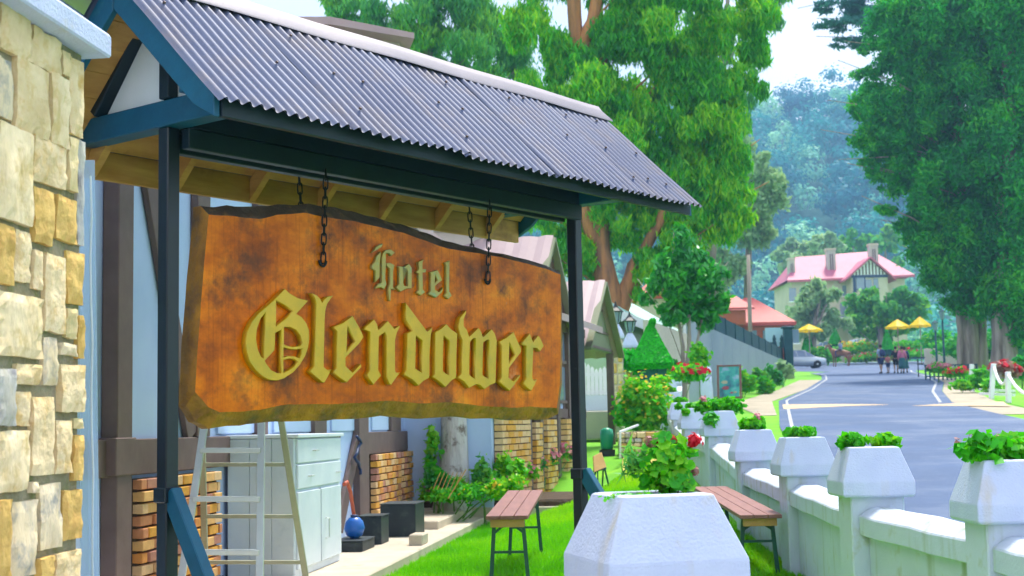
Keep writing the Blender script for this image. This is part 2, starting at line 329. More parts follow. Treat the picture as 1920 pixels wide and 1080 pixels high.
# ------------------------------------------------------------------ ground sheet
def span(*segs):
    o = []
    for a, b, st in segs:
        n = max(1, int(round((b - a) / st))); o += [a + (b - a) * i / n for i in range(n)]
    return o + [segs[-1][1]]
gx = span((-300, -60, 24), (-60, -10, 6), (-10, -4, 1), (-4, 3, .2), (3, 20, 1), (20, 60, 4), (60, 340, 24))
gy = span((-60, 0, 10), (0, 8, 1), (8, 24, .25), (24, 40, 1), (40, 150, 2.75), (150, 330, 12))
gv = [(x, y, ground(x, y)) for y in gy for x in gx]; nx = len(gx)
gf = [(j * nx + i, j * nx + i + 1, (j + 1) * nx + i + 1, (j + 1) * nx + i) for j in range(len(gy) - 1) for i in range(nx - 1)]
me = bpy.data.meshes.new('ground'); me.from_pydata(gv, [], gf)
for p in me.polygons: p.use_smooth = True
struct(link('ground', me, M['grass']))

def sheet(name, left, right, m, dz, rows=60, cols=8):
    def samp(pl, n):
        pl = [V((p[0], p[1], 0)) for p in pl]; d = [0]
        for a, b in zip(pl, pl[1:]): d.append(d[-1] + (b - a).length)
        o = []
        for k in range(n):
            t = d[-1] * k / (n - 1); i = max(j for j in range(len(d)) if d[j] <= t + 1e-9); i = min(i, len(pl) - 2)
            o.append(pl[i].lerp(pl[i + 1], (t - d[i]) / max(1e-6, d[i + 1] - d[i])))
        return o
    a, b = samp(left, rows), samp(right, rows); vs = []; fs = []
    for p, q in zip(a, b):
        for c in range(cols + 1):
            x = p.lerp(q, c / cols); vs.append((x.x, x.y, ground(x.x, x.y) + dz))
    for r in range(rows - 1):
        for c in range(cols):
            i = r * (cols + 1) + c; fs.append((i, i + 1, i + cols + 2, i + cols + 1))
    mm = bpy.data.meshes.new(name); mm.from_pydata(vs, [], fs); return struct(link(name, mm, m))
RL = [(2.45, -8), (2.5, 6), (3.2, 14), (4.4, 22), (5.7, 30), (7.6, 40), (8.7, 45.8), (12.2, 58), (16.4, 74), (18.6, 84), (19.6, 92)]
RR = [(8.5, -8), (8.8, 6), (9.4, 16), (10.6, 26), (11.8, 34), (13.2, 42), (16.0, 52), (19.8, 64), (23.4, 78), (25.6, 88), (27.5, 95)]
sheet('road', RL, RR, M['asphalt'], .03, 120, 10)
sheet('forecourt', [(19.6, 92.02), (22, 96), (15, 112), (13, 146)], [(27.5, 95.02), (30, 98), (38, 110), (44, 146)], M['asphalt'], .026, 40, 14)
def offs(pl, k): return [(x + k, y) for x, y in pl]
sheet('road_edge_line', offs(RL[3:], .22), offs(RL[3:], .30), M['paint'], .036, 80, 1)
sheet('road_edge_line', offs(RR[5:], -.40), offs(RR[5:], -.30), M['paint'], .036, 60, 1)
sheet('sand_patch', [(7.6, 39.3), (9.6, 40.6), (11.0, 40.9)], [(8.2, 42.6), (9.8, 42.2), (11.0, 41.1)], M['sand'], .037, 12, 5)
sheet('sand_patch', [(11.4, 39.8), (12.4, 39.2), (13.6, 38.2)], [(11.4, 39.9), (12.6, 40.8), (14.6, 41.6)], M['sand'], .037, 12, 5)
sheet('dirt_path', offs(RR[4:9], .02), [(13.0, 33.6), (14.4, 41.4), (16.9, 51), (20.5, 63), (24.0, 77)], M['path'], .014, 50, 5)
sheet('dirt_path', [(6.3, 36), (7.0, 44.6), (11.0, 58), (15.2, 74)], offs([(5.7 + 1.1, 36), (8.5, 45.8), (12.2, 58), (16.4, 74)], -.02), M['path'], .014, 40, 3)

struct(MB().add([V((-9, -9, ground(-9, -9) + .012)), V((2.05, -9, ground(2, -9) + .012)), V((2.05, 5.2, ground(2, 5.2) + .012)), V((-9, 5.2, ground(2, 5.2) + .012))], [(0, 1, 2, 3)]).build('unseen_paving', M['paving']))  # unseen paving added to cut green bounce from the grass
# hill behind the place, wooded
def hillz(x, y):
    t = (y - 250) / 300.0
    s = sstep(-300, 60, x)
    return 7 + (8 + 96 * s) * sstep(0, 1, t) + 6 * mnoise.noise(V((x * .012, y * .012, 3.1))) * max(0, min(1, t * 4)) + .05 * max(0, x) * max(0, min(1, t))
hx = [-520 + 24 * i for i in range(61)]; hy = [240 + 14 * i for i in range(30)]
me = bpy.data.meshes.new('hill'); me.from_pydata([(x, y, hillz(x, y)) for y in hy for x in hx], [], [(j * 61 + i, j * 61 + i + 1, (j + 1) * 61 + i + 1, (j + 1) * 61 + i) for j in range(29) for i in range(60)])
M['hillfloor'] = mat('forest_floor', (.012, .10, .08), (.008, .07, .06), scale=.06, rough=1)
struct(link('hill', me, M['hillfloor']))
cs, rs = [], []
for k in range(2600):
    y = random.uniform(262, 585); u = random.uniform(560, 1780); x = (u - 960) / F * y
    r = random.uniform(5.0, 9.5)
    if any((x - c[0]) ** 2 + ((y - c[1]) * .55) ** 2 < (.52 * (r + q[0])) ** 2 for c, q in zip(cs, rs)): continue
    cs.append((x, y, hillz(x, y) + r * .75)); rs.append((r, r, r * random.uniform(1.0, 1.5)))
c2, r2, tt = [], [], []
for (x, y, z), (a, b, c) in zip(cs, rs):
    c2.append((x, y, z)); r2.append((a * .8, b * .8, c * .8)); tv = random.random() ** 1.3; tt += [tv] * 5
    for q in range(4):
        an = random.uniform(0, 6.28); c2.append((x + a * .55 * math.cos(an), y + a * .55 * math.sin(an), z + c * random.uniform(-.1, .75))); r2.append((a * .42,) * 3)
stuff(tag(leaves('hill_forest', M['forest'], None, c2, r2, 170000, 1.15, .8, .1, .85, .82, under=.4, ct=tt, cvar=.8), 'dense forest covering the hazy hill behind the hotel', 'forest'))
# ------------------------------------------------------------------ roofed shelter that carries the sign
SP = V((-1.619, 6.5, 0)); SD = V((.61217, .79073, 0)); SN = V((.79073, -.61217, 0)); ZZ = V((0, 0, 1))
SF = (SP, SD, SN, ZZ)                        # local: s along the ridge, t towards the front, z up
SPAN, S0, S1, HW, ZE, ZR = 3.331, -.324, 3.661, .704, 2.916, 3.694
gp = ground(SP.x, SP.y)
sh = thing('sign_shelter', 'small gabled shelter with corrugated roof on two dark posts', 'shelter', (SP.x, SP.y, gp))
PITCH = math.atan2(ZR - 3.03, HW)
def sm(): return MB(SF)
for s, lean in ((0, 0), (SPAN, .012)):
    g = ground(*(SP + SD * s).xy)
    post = sm().loft([[(s - .037, -.037, g - .3), (s + .037, -.037, g - .3), (s + .037, .037, g - .3), (s - .037, .037, g - .3)],
                      [(s - .037, -.037, 3.015), (s + .037, -.037, 3.015), (s + .037, .037, 3.015), (s - .037, .037, 3.015)]]).build('post', M['steel_dark'], sh, bevel=.006)
    zt = 1.30 if s == 0 else 1.27
    sm().bar((s, .03, zt), (s, .72, g - .15), .06, .085).build('brace', M['teal'], post, bevel=.005)
    sm().box((s - .05, -.045, zt - .05), (s + .05, .045, zt + .02)).build('bracket', M['steel_dark'], post, bevel=.006)
for s in (0, SPAN):                          # gable end: tie beam, white panel, king post, struts
    tb = sm().prism([(s - .055, -.66, 3.016), (s - .055, .66, 3.016), (s - .055, .60, 3.14), (s - .055, -.60, 3.14)], SD * 0 + V((.11, 0, 0))).build('tie_beam', M['teal'], sh, bevel=.005)
    sm().prism([(s - .012, -.56, 3.142), (s - .012, .56, 3.142), (s - .012, 0, 3.142 + .56 * math.tan(PITCH))], (.024, 0, 0)).build('gable_panel', M['white_paint'], sh)
    sm().box((s - .075, .015, 3.142), (s - .016, .085, 3.60)).build('king_post', M['teal_dark'], sh, bevel=.004)
    sm().bar((s - .045, -.50, 3.15), (s - .045, -.10, 3.15 + .4 * 1.15), .05, .07, (1, 0, 0)).build('strut', M['teal_dark'], sh, bevel=.004)
    sm().box((s - .085, .175, 3.145), (s - .02, .225, 3.45)).build('strut', M['teal'], sh, bevel=.004)
tp = math.tan(PITCH); cp, sp_ = math.cos(PITCH), math.sin(PITCH)
for sg in (1, -1):
    # bargeboards at both ends
    for s in (S0, S1 - .035):
        bb = [(s, sg * (HW + .005), 2.905), (s, sg * (HW + .005), 3.045), (s, 0, ZR + .045 - .02), (s, 0, ZR - .165)]
        sm().prism([(s, sg * (HW + .004), 2.912), (s, sg * (HW + .004), 3.03), (s, sg * .003, ZR + .005), (s, sg * .003, ZR - .17), (s, sg * (HW - .13), 2.985)], (.035, 0, 0)).build('bargeboard', M['teal'], sh, bevel=.004)
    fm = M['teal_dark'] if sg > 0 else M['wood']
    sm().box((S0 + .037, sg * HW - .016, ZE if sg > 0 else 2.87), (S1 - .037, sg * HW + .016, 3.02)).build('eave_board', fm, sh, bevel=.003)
    sm().box((.04, sg * .07 - .027, 2.915), (SPAN - .04, sg * .07 + .027, 3.012)).build('hanging_beam', M['teal_dark'], sh, bevel=.004)
    sm().box((.06, sg * .07 - .02, 3.016), (SPAN - .06, sg * .07 + .02, 3.16)).build('upper_beam', M['teal_dark'], sh, bevel=.004)
    # raw sheathing boards and rafters; front ones coloured dark for the underside's shade
    nb = 6
    for k in range(nb):
        t0, t1 = .03 + (HW - .06) * k / nb, .03 + (HW - .06) * (k + .96) / nb
        z0, z1 = ZR - .045 - t0 * tp, ZR - .045 - t1 * tp
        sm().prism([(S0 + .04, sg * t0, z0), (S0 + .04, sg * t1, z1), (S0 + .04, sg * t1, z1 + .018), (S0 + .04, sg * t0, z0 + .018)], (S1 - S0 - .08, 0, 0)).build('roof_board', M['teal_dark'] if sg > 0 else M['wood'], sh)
    for k in range(7):
        s = .06 + k * (SPAN - .12) / 6
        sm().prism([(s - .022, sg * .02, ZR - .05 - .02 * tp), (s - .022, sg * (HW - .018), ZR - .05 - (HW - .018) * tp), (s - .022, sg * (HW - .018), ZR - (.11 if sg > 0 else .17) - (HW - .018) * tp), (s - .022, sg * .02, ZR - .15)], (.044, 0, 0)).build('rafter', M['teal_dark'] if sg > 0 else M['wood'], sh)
    # corrugated sheets
    ns_, wd = 5, (S1 - S0 + .02) / 5
    for k in range(ns_):
        a, b = S0 - .03 + k * wd, S0 - .03 + (k + 1) * wd + (.045 if k < 4 else 0)
        n = int((b - a) / .0665 * 8); rows = []
        lift = .006 * (k % 2) + .004
        sag = random.uniform(-.035, .035)
        for r in range(7):
            q = .01 + (HW + .075) * r / 6; row = []
            for i in range(n + 1):
                s = a + (b - a) * i / n
                edge = .006 * math.sin(s * 9 + k) if r == 6 else 0
                h = .0120 * math.cos((s - S0) / .0665 * 2 * math.pi) + lift + .0025 * math.sin(r * 1.3 + k * 2 + s * 3)
                tq = q + edge + (sag * .4 if r == 6 else 0)
                row.append((s, sg * (tq + h * sp_), ZR + .012 - tq * tp + h * cp))
            rows.append(row)
        sheet_o = sm().loft(rows, cap=False, closed=False).build('roof_sheet', M['roof'], sh, smooth=True)
        sc_ = sm()
        for q in (.16, .42, .66):
            for i in range(2, 11, 3):
                s = S0 + .0665 * round((a - S0) / .0665 + i + (1 if q == .42 else 0)); 
                if s > b - .03 or random.random() < .5: continue
                q2 = q + random.uniform(-.03, .03); h = .012 + lift + .004
                c = V((s, sg * (q2 + h * sp_), ZR + .012 - q2 * tp + h * cp))
                sc_.tube([c, c + V((0, sg * sp_, cp)) * .009], [.009, .006], 6)
        if sc_.v: stuff(sc_.build('screws', M['screw'], sheet_o))
rows = []
for q, dz in ((-.115, 0), (-.11, .008), (-.03, .004), (0, .014), (.03, .004), (.11, .008), (.115, 0)):
    rows.append([(s, q, ZR + .046 - abs(q) * tp + dz + .003 * math.sin(s * 5)) for s in [S0 - .04 + (S1 - S0 + .04) * i / 24 for i in range(25)]])
sm().loft(rows, cap=False, closed=False).build('ridge_cap', M['ridge'], sh, smooth=True)

# ------------------------------------------------------------------ hanging wooden sign
m_, n_, o_ = newmat('sign_wood'); l_ = n_.links.new
p_ = n_.nodes.new('ShaderNodeBsdfPrincipled'); p_.inputs['Roughness'].default_value = .32; p_.inputs['Specular IOR Level'].default_value = .15; l_(p_.outputs[0], o_.inputs[0])
t_ = n_.nodes.new('ShaderNodeTexCoord'); mp_ = n_.nodes.new('ShaderNodeMapping'); mp_.inputs['Rotation'].default_value = (0, 0, math.radians(-52)); l_(t_.outputs['Object'], mp_.inputs['Vector'])
mp2 = n_.nodes.new('ShaderNodeMapping'); mp2.inputs['Scale'].default_value = (1.0, 1, 1.5); l_(mp_.outputs[0], mp2.inputs['Vector'])
na = n_.nodes.new('ShaderNodeTexNoise'); na.inputs['Scale'].default_value = 2.6; na.inputs['Detail'].default_value = 8; na.inputs['Roughness'].default_value = .68; l_(mp2.outputs[0], na.inputs['Vector'])
ra = n_.nodes.new('ShaderNodeValToRGB'); e_ = ra.color_ramp.elements
e_[0].position = .28; e_[0].color = (.16, .035, .006, 1); e_[1].position = .72; e_[1].color = (.86, .30, .015, 1)
for ps, c in ((.38, (.34, .07, .004, 1)), (.48, (.58, .125, .001, 1)), (.6, (.78, .20, .002, 1))): x = e_.new(ps); x.color = c
l_(na.outputs['Fac'], ra.inputs['Fac'])
nb_ = n_.nodes.new('ShaderNodeTexNoise'); nb_.inputs['Scale'].default_value = 3.4; nb_.inputs['Detail'].default_value = 9; nb_.inputs['Roughness'].default_value = .72; l_(mp_.outputs[0], nb_.inputs['Vector'])
def rng_(a, b, src):
    q = n_.nodes.new('ShaderNodeMapRange'); q.inputs['From Min'].default_value = a; q.inputs['From Max'].default_value = b; l_(src, q.inputs['Value']); return q.outputs['Result']
def mixc(fac, a, b):
    q = n_.nodes.new('ShaderNodeMix'); q.data_type = 'RGBA'; l_(fac, q.inputs['Factor']); l_(a, q.inputs['A']); q.inputs['B'].default_value = b; return q.outputs['Result']
c_ = mixc(rng_(.50, .66, nb_.outputs['Fac']), ra.outputs['Color'], (.15, .045, .015, 1))
nc_ = n_.nodes.new('ShaderNodeTexNoise'); nc_.inputs['Scale'].default_value = 1.5; nc_.inputs['Detail'].default_value = 10; nc_.inputs['Roughness'].default_value = .75; l_(mp_.outputs[0], nc_.inputs['Vector'])
c_ = mixc(rng_(.64, .78, nc_.outputs['Fac']), c_, (.62, .42, .22, 1))
nw = n_.nodes.new('ShaderNodeTexNoise'); nw.inputs['Scale'].default_value = 5.5; nw.inputs['Detail'].default_value = 12; nw.inputs['Roughness'].default_value = .8; l_(mp_.outputs[0], nw.inputs['Vector'])
c_ = mixc(rng_(.66, .76, nw.outputs['Fac']), c_, (.34, .30, .27, 1))
vw = n_.nodes.new('ShaderNodeTexWave'); vw.wave_type = 'BANDS'; vw.bands_direction = 'Z'; vw.inputs['Scale'].default_value = 9; vw.inputs['Distortion'].default_value = 9; vw.inputs['Detail'].default_value = 5; l_(mp2.outputs[0], vw.inputs['Vector'])
q_ = n_.nodes.new('ShaderNodeMix'); q_.data_type = 'RGBA'; q_.blend_type = 'MULTIPLY'; q_.inputs['Factor'].default_value = .02; l_(c_, q_.inputs['A']); l_(vw.outputs['Color'], q_.inputs['B'])
l_(q_.outputs['Result'], p_.inputs['Base Color'])
mp3 = n_.nodes.new('ShaderNodeMapping'); mp3.inputs['Scale'].default_value = (30, 30, .9); l_(mp_.outputs[0], mp3.inputs['Vector'])
ng = n_.nodes.new('ShaderNodeTexNoise'); ng.inputs['Scale'].default_value = 2.5; ng.inputs['Detail'].default_value = 6; l_(mp3.outputs[0], ng.inputs['Vector'])
q3 = n_.nodes.new('ShaderNodeMix'); q3.data_type = 'RGBA'; q3.blend_type = 'MULTIPLY'; q3.inputs['B'].default_value = (.45, .30, .2, 1); l_(rng_(.52, .95, ng.outputs['Fac']), q3.inputs['Factor']); l_(q_.outputs['Result'], q3.inputs['A']); l_(q3.outputs['Result'], p_.inputs['Base Color'])
bu = n_.nodes.new('ShaderNodeBump'); bu.inputs['Strength'].default_value = .35; bu.inputs['Distance'].default_value = .01; l_(na.outputs['Fac'], bu.inputs['Height']); l_(bu.outputs['Normal'], p_.inputs['Normal'])
M['signwood'] = m_
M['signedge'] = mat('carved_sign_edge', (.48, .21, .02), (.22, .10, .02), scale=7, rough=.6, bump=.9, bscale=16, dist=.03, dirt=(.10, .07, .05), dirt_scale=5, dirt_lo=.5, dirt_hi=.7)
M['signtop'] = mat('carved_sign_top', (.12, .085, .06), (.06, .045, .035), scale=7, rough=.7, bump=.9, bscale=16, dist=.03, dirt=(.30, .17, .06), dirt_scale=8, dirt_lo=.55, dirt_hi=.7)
TF = .06                                      # front face of the board
def sloc(u, v, t):                            # photo pixel -> (s, z) on the sign plane t
    p = onplane(u, v, SP + SN * t, SN) - SP; return p.dot(SD), p.z
inner_t = [(391, 402), (438, 405), (487, 411), (519, 403), (570, 399), (613, 407), (664, 415), (711, 426), (757, 437), (800, 452), (843, 467), (885, 473), (936, 481), (979, 492), (1022, 503), (1051, 515)]
outer_t = [(376, 387), (425, 385), (481, 387), (519, 384), (579, 383), (620, 388), (660, 397), (706, 409), (750, 420), (800, 438), (836, 452), (880, 463), (930, 473), (979, 483), (1016, 494), (1049, 508)]
inner_r = [(1052, 580), (1051, 650), (1050, 720)]; outer_r = [(1054, 580), (1054, 650), (1054, 720)]
inner_b = [(1044, 765), (1005, 763), (958, 764), (894, 760), (843, 754), (787, 756), (728, 751), (664, 756), (613, 758), (540, 758), (485, 769), (451, 772), (412, 773), (391, 763), (366, 735)]
outer_b = [(1047, 776), (1020, 786), (950, 787), (894, 783), (843, 781), (790, 784), (728, 780), (664, 785), (613, 788), (548, 791), (481, 791), (440, 798), (392, 803), (366, 788), (349, 760)]
inner_l = [(370, 660), (376, 580), (383, 490)]; outer_l = [(353, 660), (359, 580), (367, 490)]
def dens(pl, k, amp):
    o = []
    for i in range(len(pl)):
        a, b = pl[i], pl[(i + 1) % len(pl)]
        for j in range(k):
            t = j / k; jx = amp * mnoise.noise(V((i * 1.7 + t * 1.7, amp, .3)))
            o.append((a[0] + (b[0] - a[0]) * t + jx * .4, a[1] + (b[1] - a[1]) * t + (amp * .6 * abs(math.sin((i + t) * 3.1)) - amp * .3 if amp else 0) + jx))
    return o
inn = dens(inner_t + inner_r + inner_b + inner_l, 4, 1.2); oup = dens(outer_t + outer_r + outer_b + outer_l, 4, 3.0)
li = [sloc(u, v, TF) for u, v in inn]; lo_ = [sloc(u, v, .0) for u, v in oup]
cs0 = sum(a for a, b in li) / len(li)
sg_ = thing('hotel_sign', 'carved wooden Hotel Glendower sign board hanging under the shelter', 'sign', SP + SD * cs0 + ZZ * 1.67)
mb = sm(); n = len(li)
mb.add([(s, TF, z) for s, z in li], [tuple(range(n))])
board = mb.build('board_face', M['signwood'], sg_)
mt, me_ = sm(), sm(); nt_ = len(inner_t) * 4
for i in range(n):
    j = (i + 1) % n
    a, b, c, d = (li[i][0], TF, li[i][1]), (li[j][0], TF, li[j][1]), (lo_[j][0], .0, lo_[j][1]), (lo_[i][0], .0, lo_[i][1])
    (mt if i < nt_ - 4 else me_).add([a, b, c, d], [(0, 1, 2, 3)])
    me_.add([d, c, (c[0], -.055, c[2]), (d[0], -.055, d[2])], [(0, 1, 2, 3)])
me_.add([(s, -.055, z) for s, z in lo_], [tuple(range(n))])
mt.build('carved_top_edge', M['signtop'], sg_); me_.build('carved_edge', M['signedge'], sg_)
GL = {}
def glyph(scale, off, *polys): return [[(off[0] + x / scale, off[1] + y / scale) for x, y in p] for p in polys]
o1, o2, o3, o4, o5, o6, o7 = (440, 530), (570, 540), (670, 570), (740, 560), (840, 570), (920, 600), (680, 440)
LET = [
 glyph(5.4, o1, [(505,62),(560,110),(640,155),(745,182),(690,245),(625,315),(680,350),(725,410),(752,480),(755,570),(745,650),(715,740),(660,830),(590,910),(500,970),(430,993),(350,985),(280,950),(210,885),(150,800),(120,700),(110,600),(125,500),(170,400),(240,310),(340,225),(420,150)],
   [(420,180),(500,225),(590,288),(520,360),(418,440)], [(312,300),(305,480),(292,765),(270,755),(235,680),(215,570),(225,470),(260,370)],
   [(410,510),(470,478),(470,915),(430,915),(370,885),(320,820),(305,790),(405,680)], [(500,450),(560,450),(620,480),(665,540),(685,610),(665,640),(600,650),(540,640),(498,625)],
   [(495,655),(560,675),(620,680),(685,665),(675,720),(655,765),(600,745),(540,740),(495,755)], [(493,785),(550,770),(600,775),(640,800),(600,850),(550,885),(495,912)]),
 glyph(5.4, o2, [(78,50),(130,75),(170,115),(183,150),(195,120),(240,85),(295,78),(265,115),(235,160),(215,230),(208,330),(205,500),(200,700),(198,800),(235,830),(275,825),(245,890),(205,958),(185,955),(120,900),(60,845),(80,815),(102,790),(110,600),(118,300),(122,150),(108,100)]),
 glyph(5.4, o2, [(490,282),(560,400),(603,495),(560,560),(420,705),(420,790),(490,855),(575,768),(580,800),(430,958),(360,910),(298,855),(330,810),(330,600),(335,440),(300,395),(390,355)], [(440,385),(520,540),(430,650)]),
 glyph(6.35, o3, [(195,182),(235,240),(250,310),(360,200),(440,295),(495,258),(505,270),(470,340),(448,430),(448,800),(470,820),(510,815),(460,880),(400,965),(380,950),(345,870),(348,450),(345,380),(325,335),(255,390),(248,790),(285,850),(240,900),(190,960),(150,910),(115,845),(150,790),(150,330),(80,300)]),
 glyph(6.0, o4, [(122,45),(230,190),(365,370),(425,320),(405,420),(392,600),(390,890),(330,920),(265,980),(200,910),(105,855),(130,810),(140,600),(140,390),(205,360),(125,240)], [(238,415),(310,470),(305,835),(230,785),(235,600)]),
 glyph(6.0, o4, [(580,285),(640,350),(703,390),(695,600),(690,890),(640,920),(570,995),(500,930),(428,880),(450,850),(455,600),(452,380),(520,340)], [(550,415),(615,475),(612,865),(540,815),(543,600)]),
 glyph(6.35, o5, [(212,75),(215,110),(185,180),(185,260),(225,310),(252,390),(360,283),(400,340),(415,400),(515,300),(555,350),(580,430),(570,700),(565,940),(500,965),(435,1015),(380,965),(335,955),(250,1000),(190,920),(120,875),(160,830),(165,600),(170,430),(140,360),(122,270),(140,170)], [(260,455),(300,405),(330,410),(320,895),(250,840),(255,600)], [(418,460),(465,425),(490,430),(482,895),(408,845),(412,650)]),
 glyph(7.2, o6, [(305,162),(350,260),(412,395),(410,430),(340,520),(245,650),(240,780),(310,830),(395,740),(398,760),(255,955),(190,900),(112,830),(145,780),(150,500),(150,350),(115,295),(210,240)], [(250,300),(335,470),(245,595)]),
 glyph(7.2, o6, [(525,182),(565,280),(570,305),(640,210),(680,270),(715,350),(665,425),(625,380),(575,375),(568,500),(560,780),(585,825),(625,800),(590,880),(545,955),(500,920),(440,860),(480,790),(478,600),(480,350),(418,330)]),
]
SML = [
 glyph(7.717, o7, [(165,225),(190,180),(230,150),(290,130),(270,180),(215,215),(165,240),(140,260)], [(265,240),(245,430),(245,620),(180,690),(185,520),(135,490),(135,440),(180,380),(200,310)],
   [(275,330),(290,270),(330,225),(400,210),(465,260),(410,310),(390,270),(335,265),(335,420),(325,640),(345,720),(310,790),(260,760),(190,780),(215,720),(275,690)],
   [(345,410),(400,410),(460,440),(440,520),(440,760),(470,800),(410,780),(400,960),(385,950),(375,850),(370,780),(395,700),(395,490),(345,450)]),
 glyph(7.717, o7, [(515,455),(600,465),(665,420),(708,475),(708,775),(640,780),(545,825),(490,765),(530,710),(530,490)], [(582,475),(640,500),(655,540),(655,745),(600,740),(585,690)]),
 glyph(7.717, o7, [(805,395),(885,355),(865,410),(865,500),(920,500),(910,545),(865,545),(870,790),(905,830),(840,880),(780,835),(815,800),(815,560),(775,545),(815,500)]),
 glyph(7.717, o7, [(975,545),(1085,510),(1150,655),(1045,740),(1045,800),(1110,830),(1165,760),(1150,830),(1060,910),(955,855),(985,810),(990,570)], [(1050,570),(1085,660),(1040,715)]),
 glyph(7.717, o7, [(1190,405),(1265,375),(1255,420),(1250,820),(1290,880),(1240,930),(1185,885),(1210,840),(1210,440)]),
]
def letter(polys, depth, m, lab):
    cu = bpy.data.curves.new('letter', 'CURVE'); cu.dimensions = '2D'; cu.fill_mode = 'BOTH'; cu.extrude = depth / 2; cu.bevel_depth = .0022; cu.bevel_resolution = 0; cu.offset = -.0022
    for p in polys:
        q = [sloc(u, v, TF + depth) for u, v in p]
        s = cu.splines.new('POLY'); s.points.add(len(q) - 1); s.use_cyclic_u = True
        for pt, (a, b) in zip(s.points, q): pt.co = (a, b, 0, 1)
    tmp = bpy.data.objects.new('tmp', cu); COL.objects.link(tmp); bpy.context.view_layer.update()
    me = bpy.data.meshes.new_from_object(tmp.evaluated_get(bpy.context.evaluated_depsgraph_get()))
    bpy.data.objects.remove(tmp); off = rootloc(sg_)
    for v in me.vertices: a, b, c = v.co; v.co = SP + SD * a + ZZ * b + SN * (TF + depth / 2 + c) - off
    me.materials.clear(); me.name = 'letter'
    o = link('letter', me, m, sg_); o['label'] = lab; return o
for ch, g in zip('Glendower', LET): letter(g, .032, M['gold'], 'raised gold blackletter ' + ch)
for ch, g in zip('Hotel', SML): letter(g, .018, M['gold_aged'], 'small weathered gold blackletter ' + ch)

# ------------------------------------------------------------------ chains
def link_mesh():
    mb = MB(); L_, W_, r = .019, .0125, .0042; path = []
    for k in range(12):
        a = 2 * math.pi * k / 12; path.append(V((W_ * math.cos(a), 0, W_ * math.sin(a) + (L_ if math.sin(a) > .01 else -L_ if math.sin(a) < -.01 else 0))))
    loops = []
    for k in range(12):
        d = (path[(k + 1) % 12] - path[k - 1]).normalized(); a = V((0, 1, 0)); b = d.cross(a)
        loops.append([path[k] + (a * math.cos(q * math.pi / 3) + b * math.sin(q * math.pi / 3)) * r for q in range(6)])
    loops.append(loops[0]); mb.loft(loops, cap=False); return mb.mesh('link', smooth=True)
LM = link_mesh(); LM.materials.append(M['chain'])
def chain(top, bot, lab):
    th = thing('hanging_chain', lab, 'chain', top, 'chains holding the sign'); L_ = (top - bot).length; n = max(3, int(L_ / .0455)); d = (bot - top).normalized()
    rot = d.to_track_quat('-Z', 'Y')
    for k in range(n):
        o = bpy.data.objects.new('link', LM); COL.objects.link(o); o.parent = th; o.location = d * (L_ * (k + .5) / n)
        o.rotation_mode = 'QUATERNION'; from mathutils import Quaternion
        o.rotation_quaternion = rot @ Quaternion((0, 0, 1), (math.pi / 2 if k % 2 else 0) + .6)
    return th
def hookmesh(c, th):
    s, z = c; sm().tube([(s + .05 * math.cos(a) * .5, TF + .012, z + .03 * math.sin(a)) for a in [math.pi * (1 + k / 8) for k in range(9)]], .007, 6).build('hook', M['chain'], th, smooth=True)
for (u0, u1, v1, lab) in ((604, 606, 492, 'front black chain hooked to the left part of the sign'), (917, 915, 526, 'front black chain hooked to the right part of the sign')):
    s1, z1 = sloc(u1, v1, TF + .015); th = chain(SP + SD * s1 + SN * .10 + ZZ * 2.93, SP + SD * s1 + SN * (TF + .015) + ZZ * z1, lab); hookmesh((s1, z1 + .01), th)
for (u1, v1, lab) in ((567, 392, 'rear black chain behind the left part of the sign'), (887, 468, 'rear black chain behind the right part of the sign')):
    s1, z1 = sloc(u1, v1, -.075); chain(SP + SD * s1 - SN * .10 + ZZ * 2.93, SP + SD * s1 - SN * .075 + ZZ * (z1 - .12), lab)
# ------------------------------------------------------------------ stone gate pillar at the left edge
PC = spot(163, 540, 4.2); PC.z = 0                                   # far right corner of its right face
pg = ground(PC.x, PC.y)
PF = (PC, HE, HM, ZZ)                                                # local: a along the face (negative = nearer), b out of it
pil = thing('stone_pillar', 'tall rubble stone gate pillar with white coping at the left edge', 'pillar', (PC.x, PC.y, pg))
PTOP = 2.735
MB(PF).box((-.95, -.80, pg - .2), (-.014, -.02, PTOP + .02)).build('mortar_core', M['mortar'], pil)
def stone_mesh(w, h, d):
    bm = bmesh.new(); bmesh.ops.create_cube(bm, size=1); bmesh.ops.scale(bm, vec=(w, d, h), verts=bm.verts)
    bmesh.ops.subdivide_edges(bm, edges=bm.edges[:], cuts=6, use_grid_fill=True)
    hw, hh_, hd = w / 2, h / 2, d / 2
    for v in bm.verts:
        ex, ez = hw - abs(v.co.x), hh_ - abs(v.co.z)
        if v.co.y > 0:
            e = min(ex, ez); v.co.y -= max(0, (.010 - e)) * .5
    sd = random.random() * 50
    for v in bm.verts:
        k = mnoise.noise_vector(v.co * 13 + V((sd, 0, 0))); k2 = mnoise.noise_vector(v.co * 45 + V((0, sd, 0))); v.co += V((k.x * .004, k.y * .007 + k2.y * .005, k.z * .004)) + k2 * .002
    for f in bm.faces: f.smooth = all(hw - abs(v.co.x) > .008 and hh_ - abs(v.co.z) > .008 for v in f.verts)
    me = bpy.data.meshes.new('stone'); bm.to_mesh(me); bm.free(); return me
ROTP = Matrix((HE, HM, ZZ)).transposed().to_3x3()
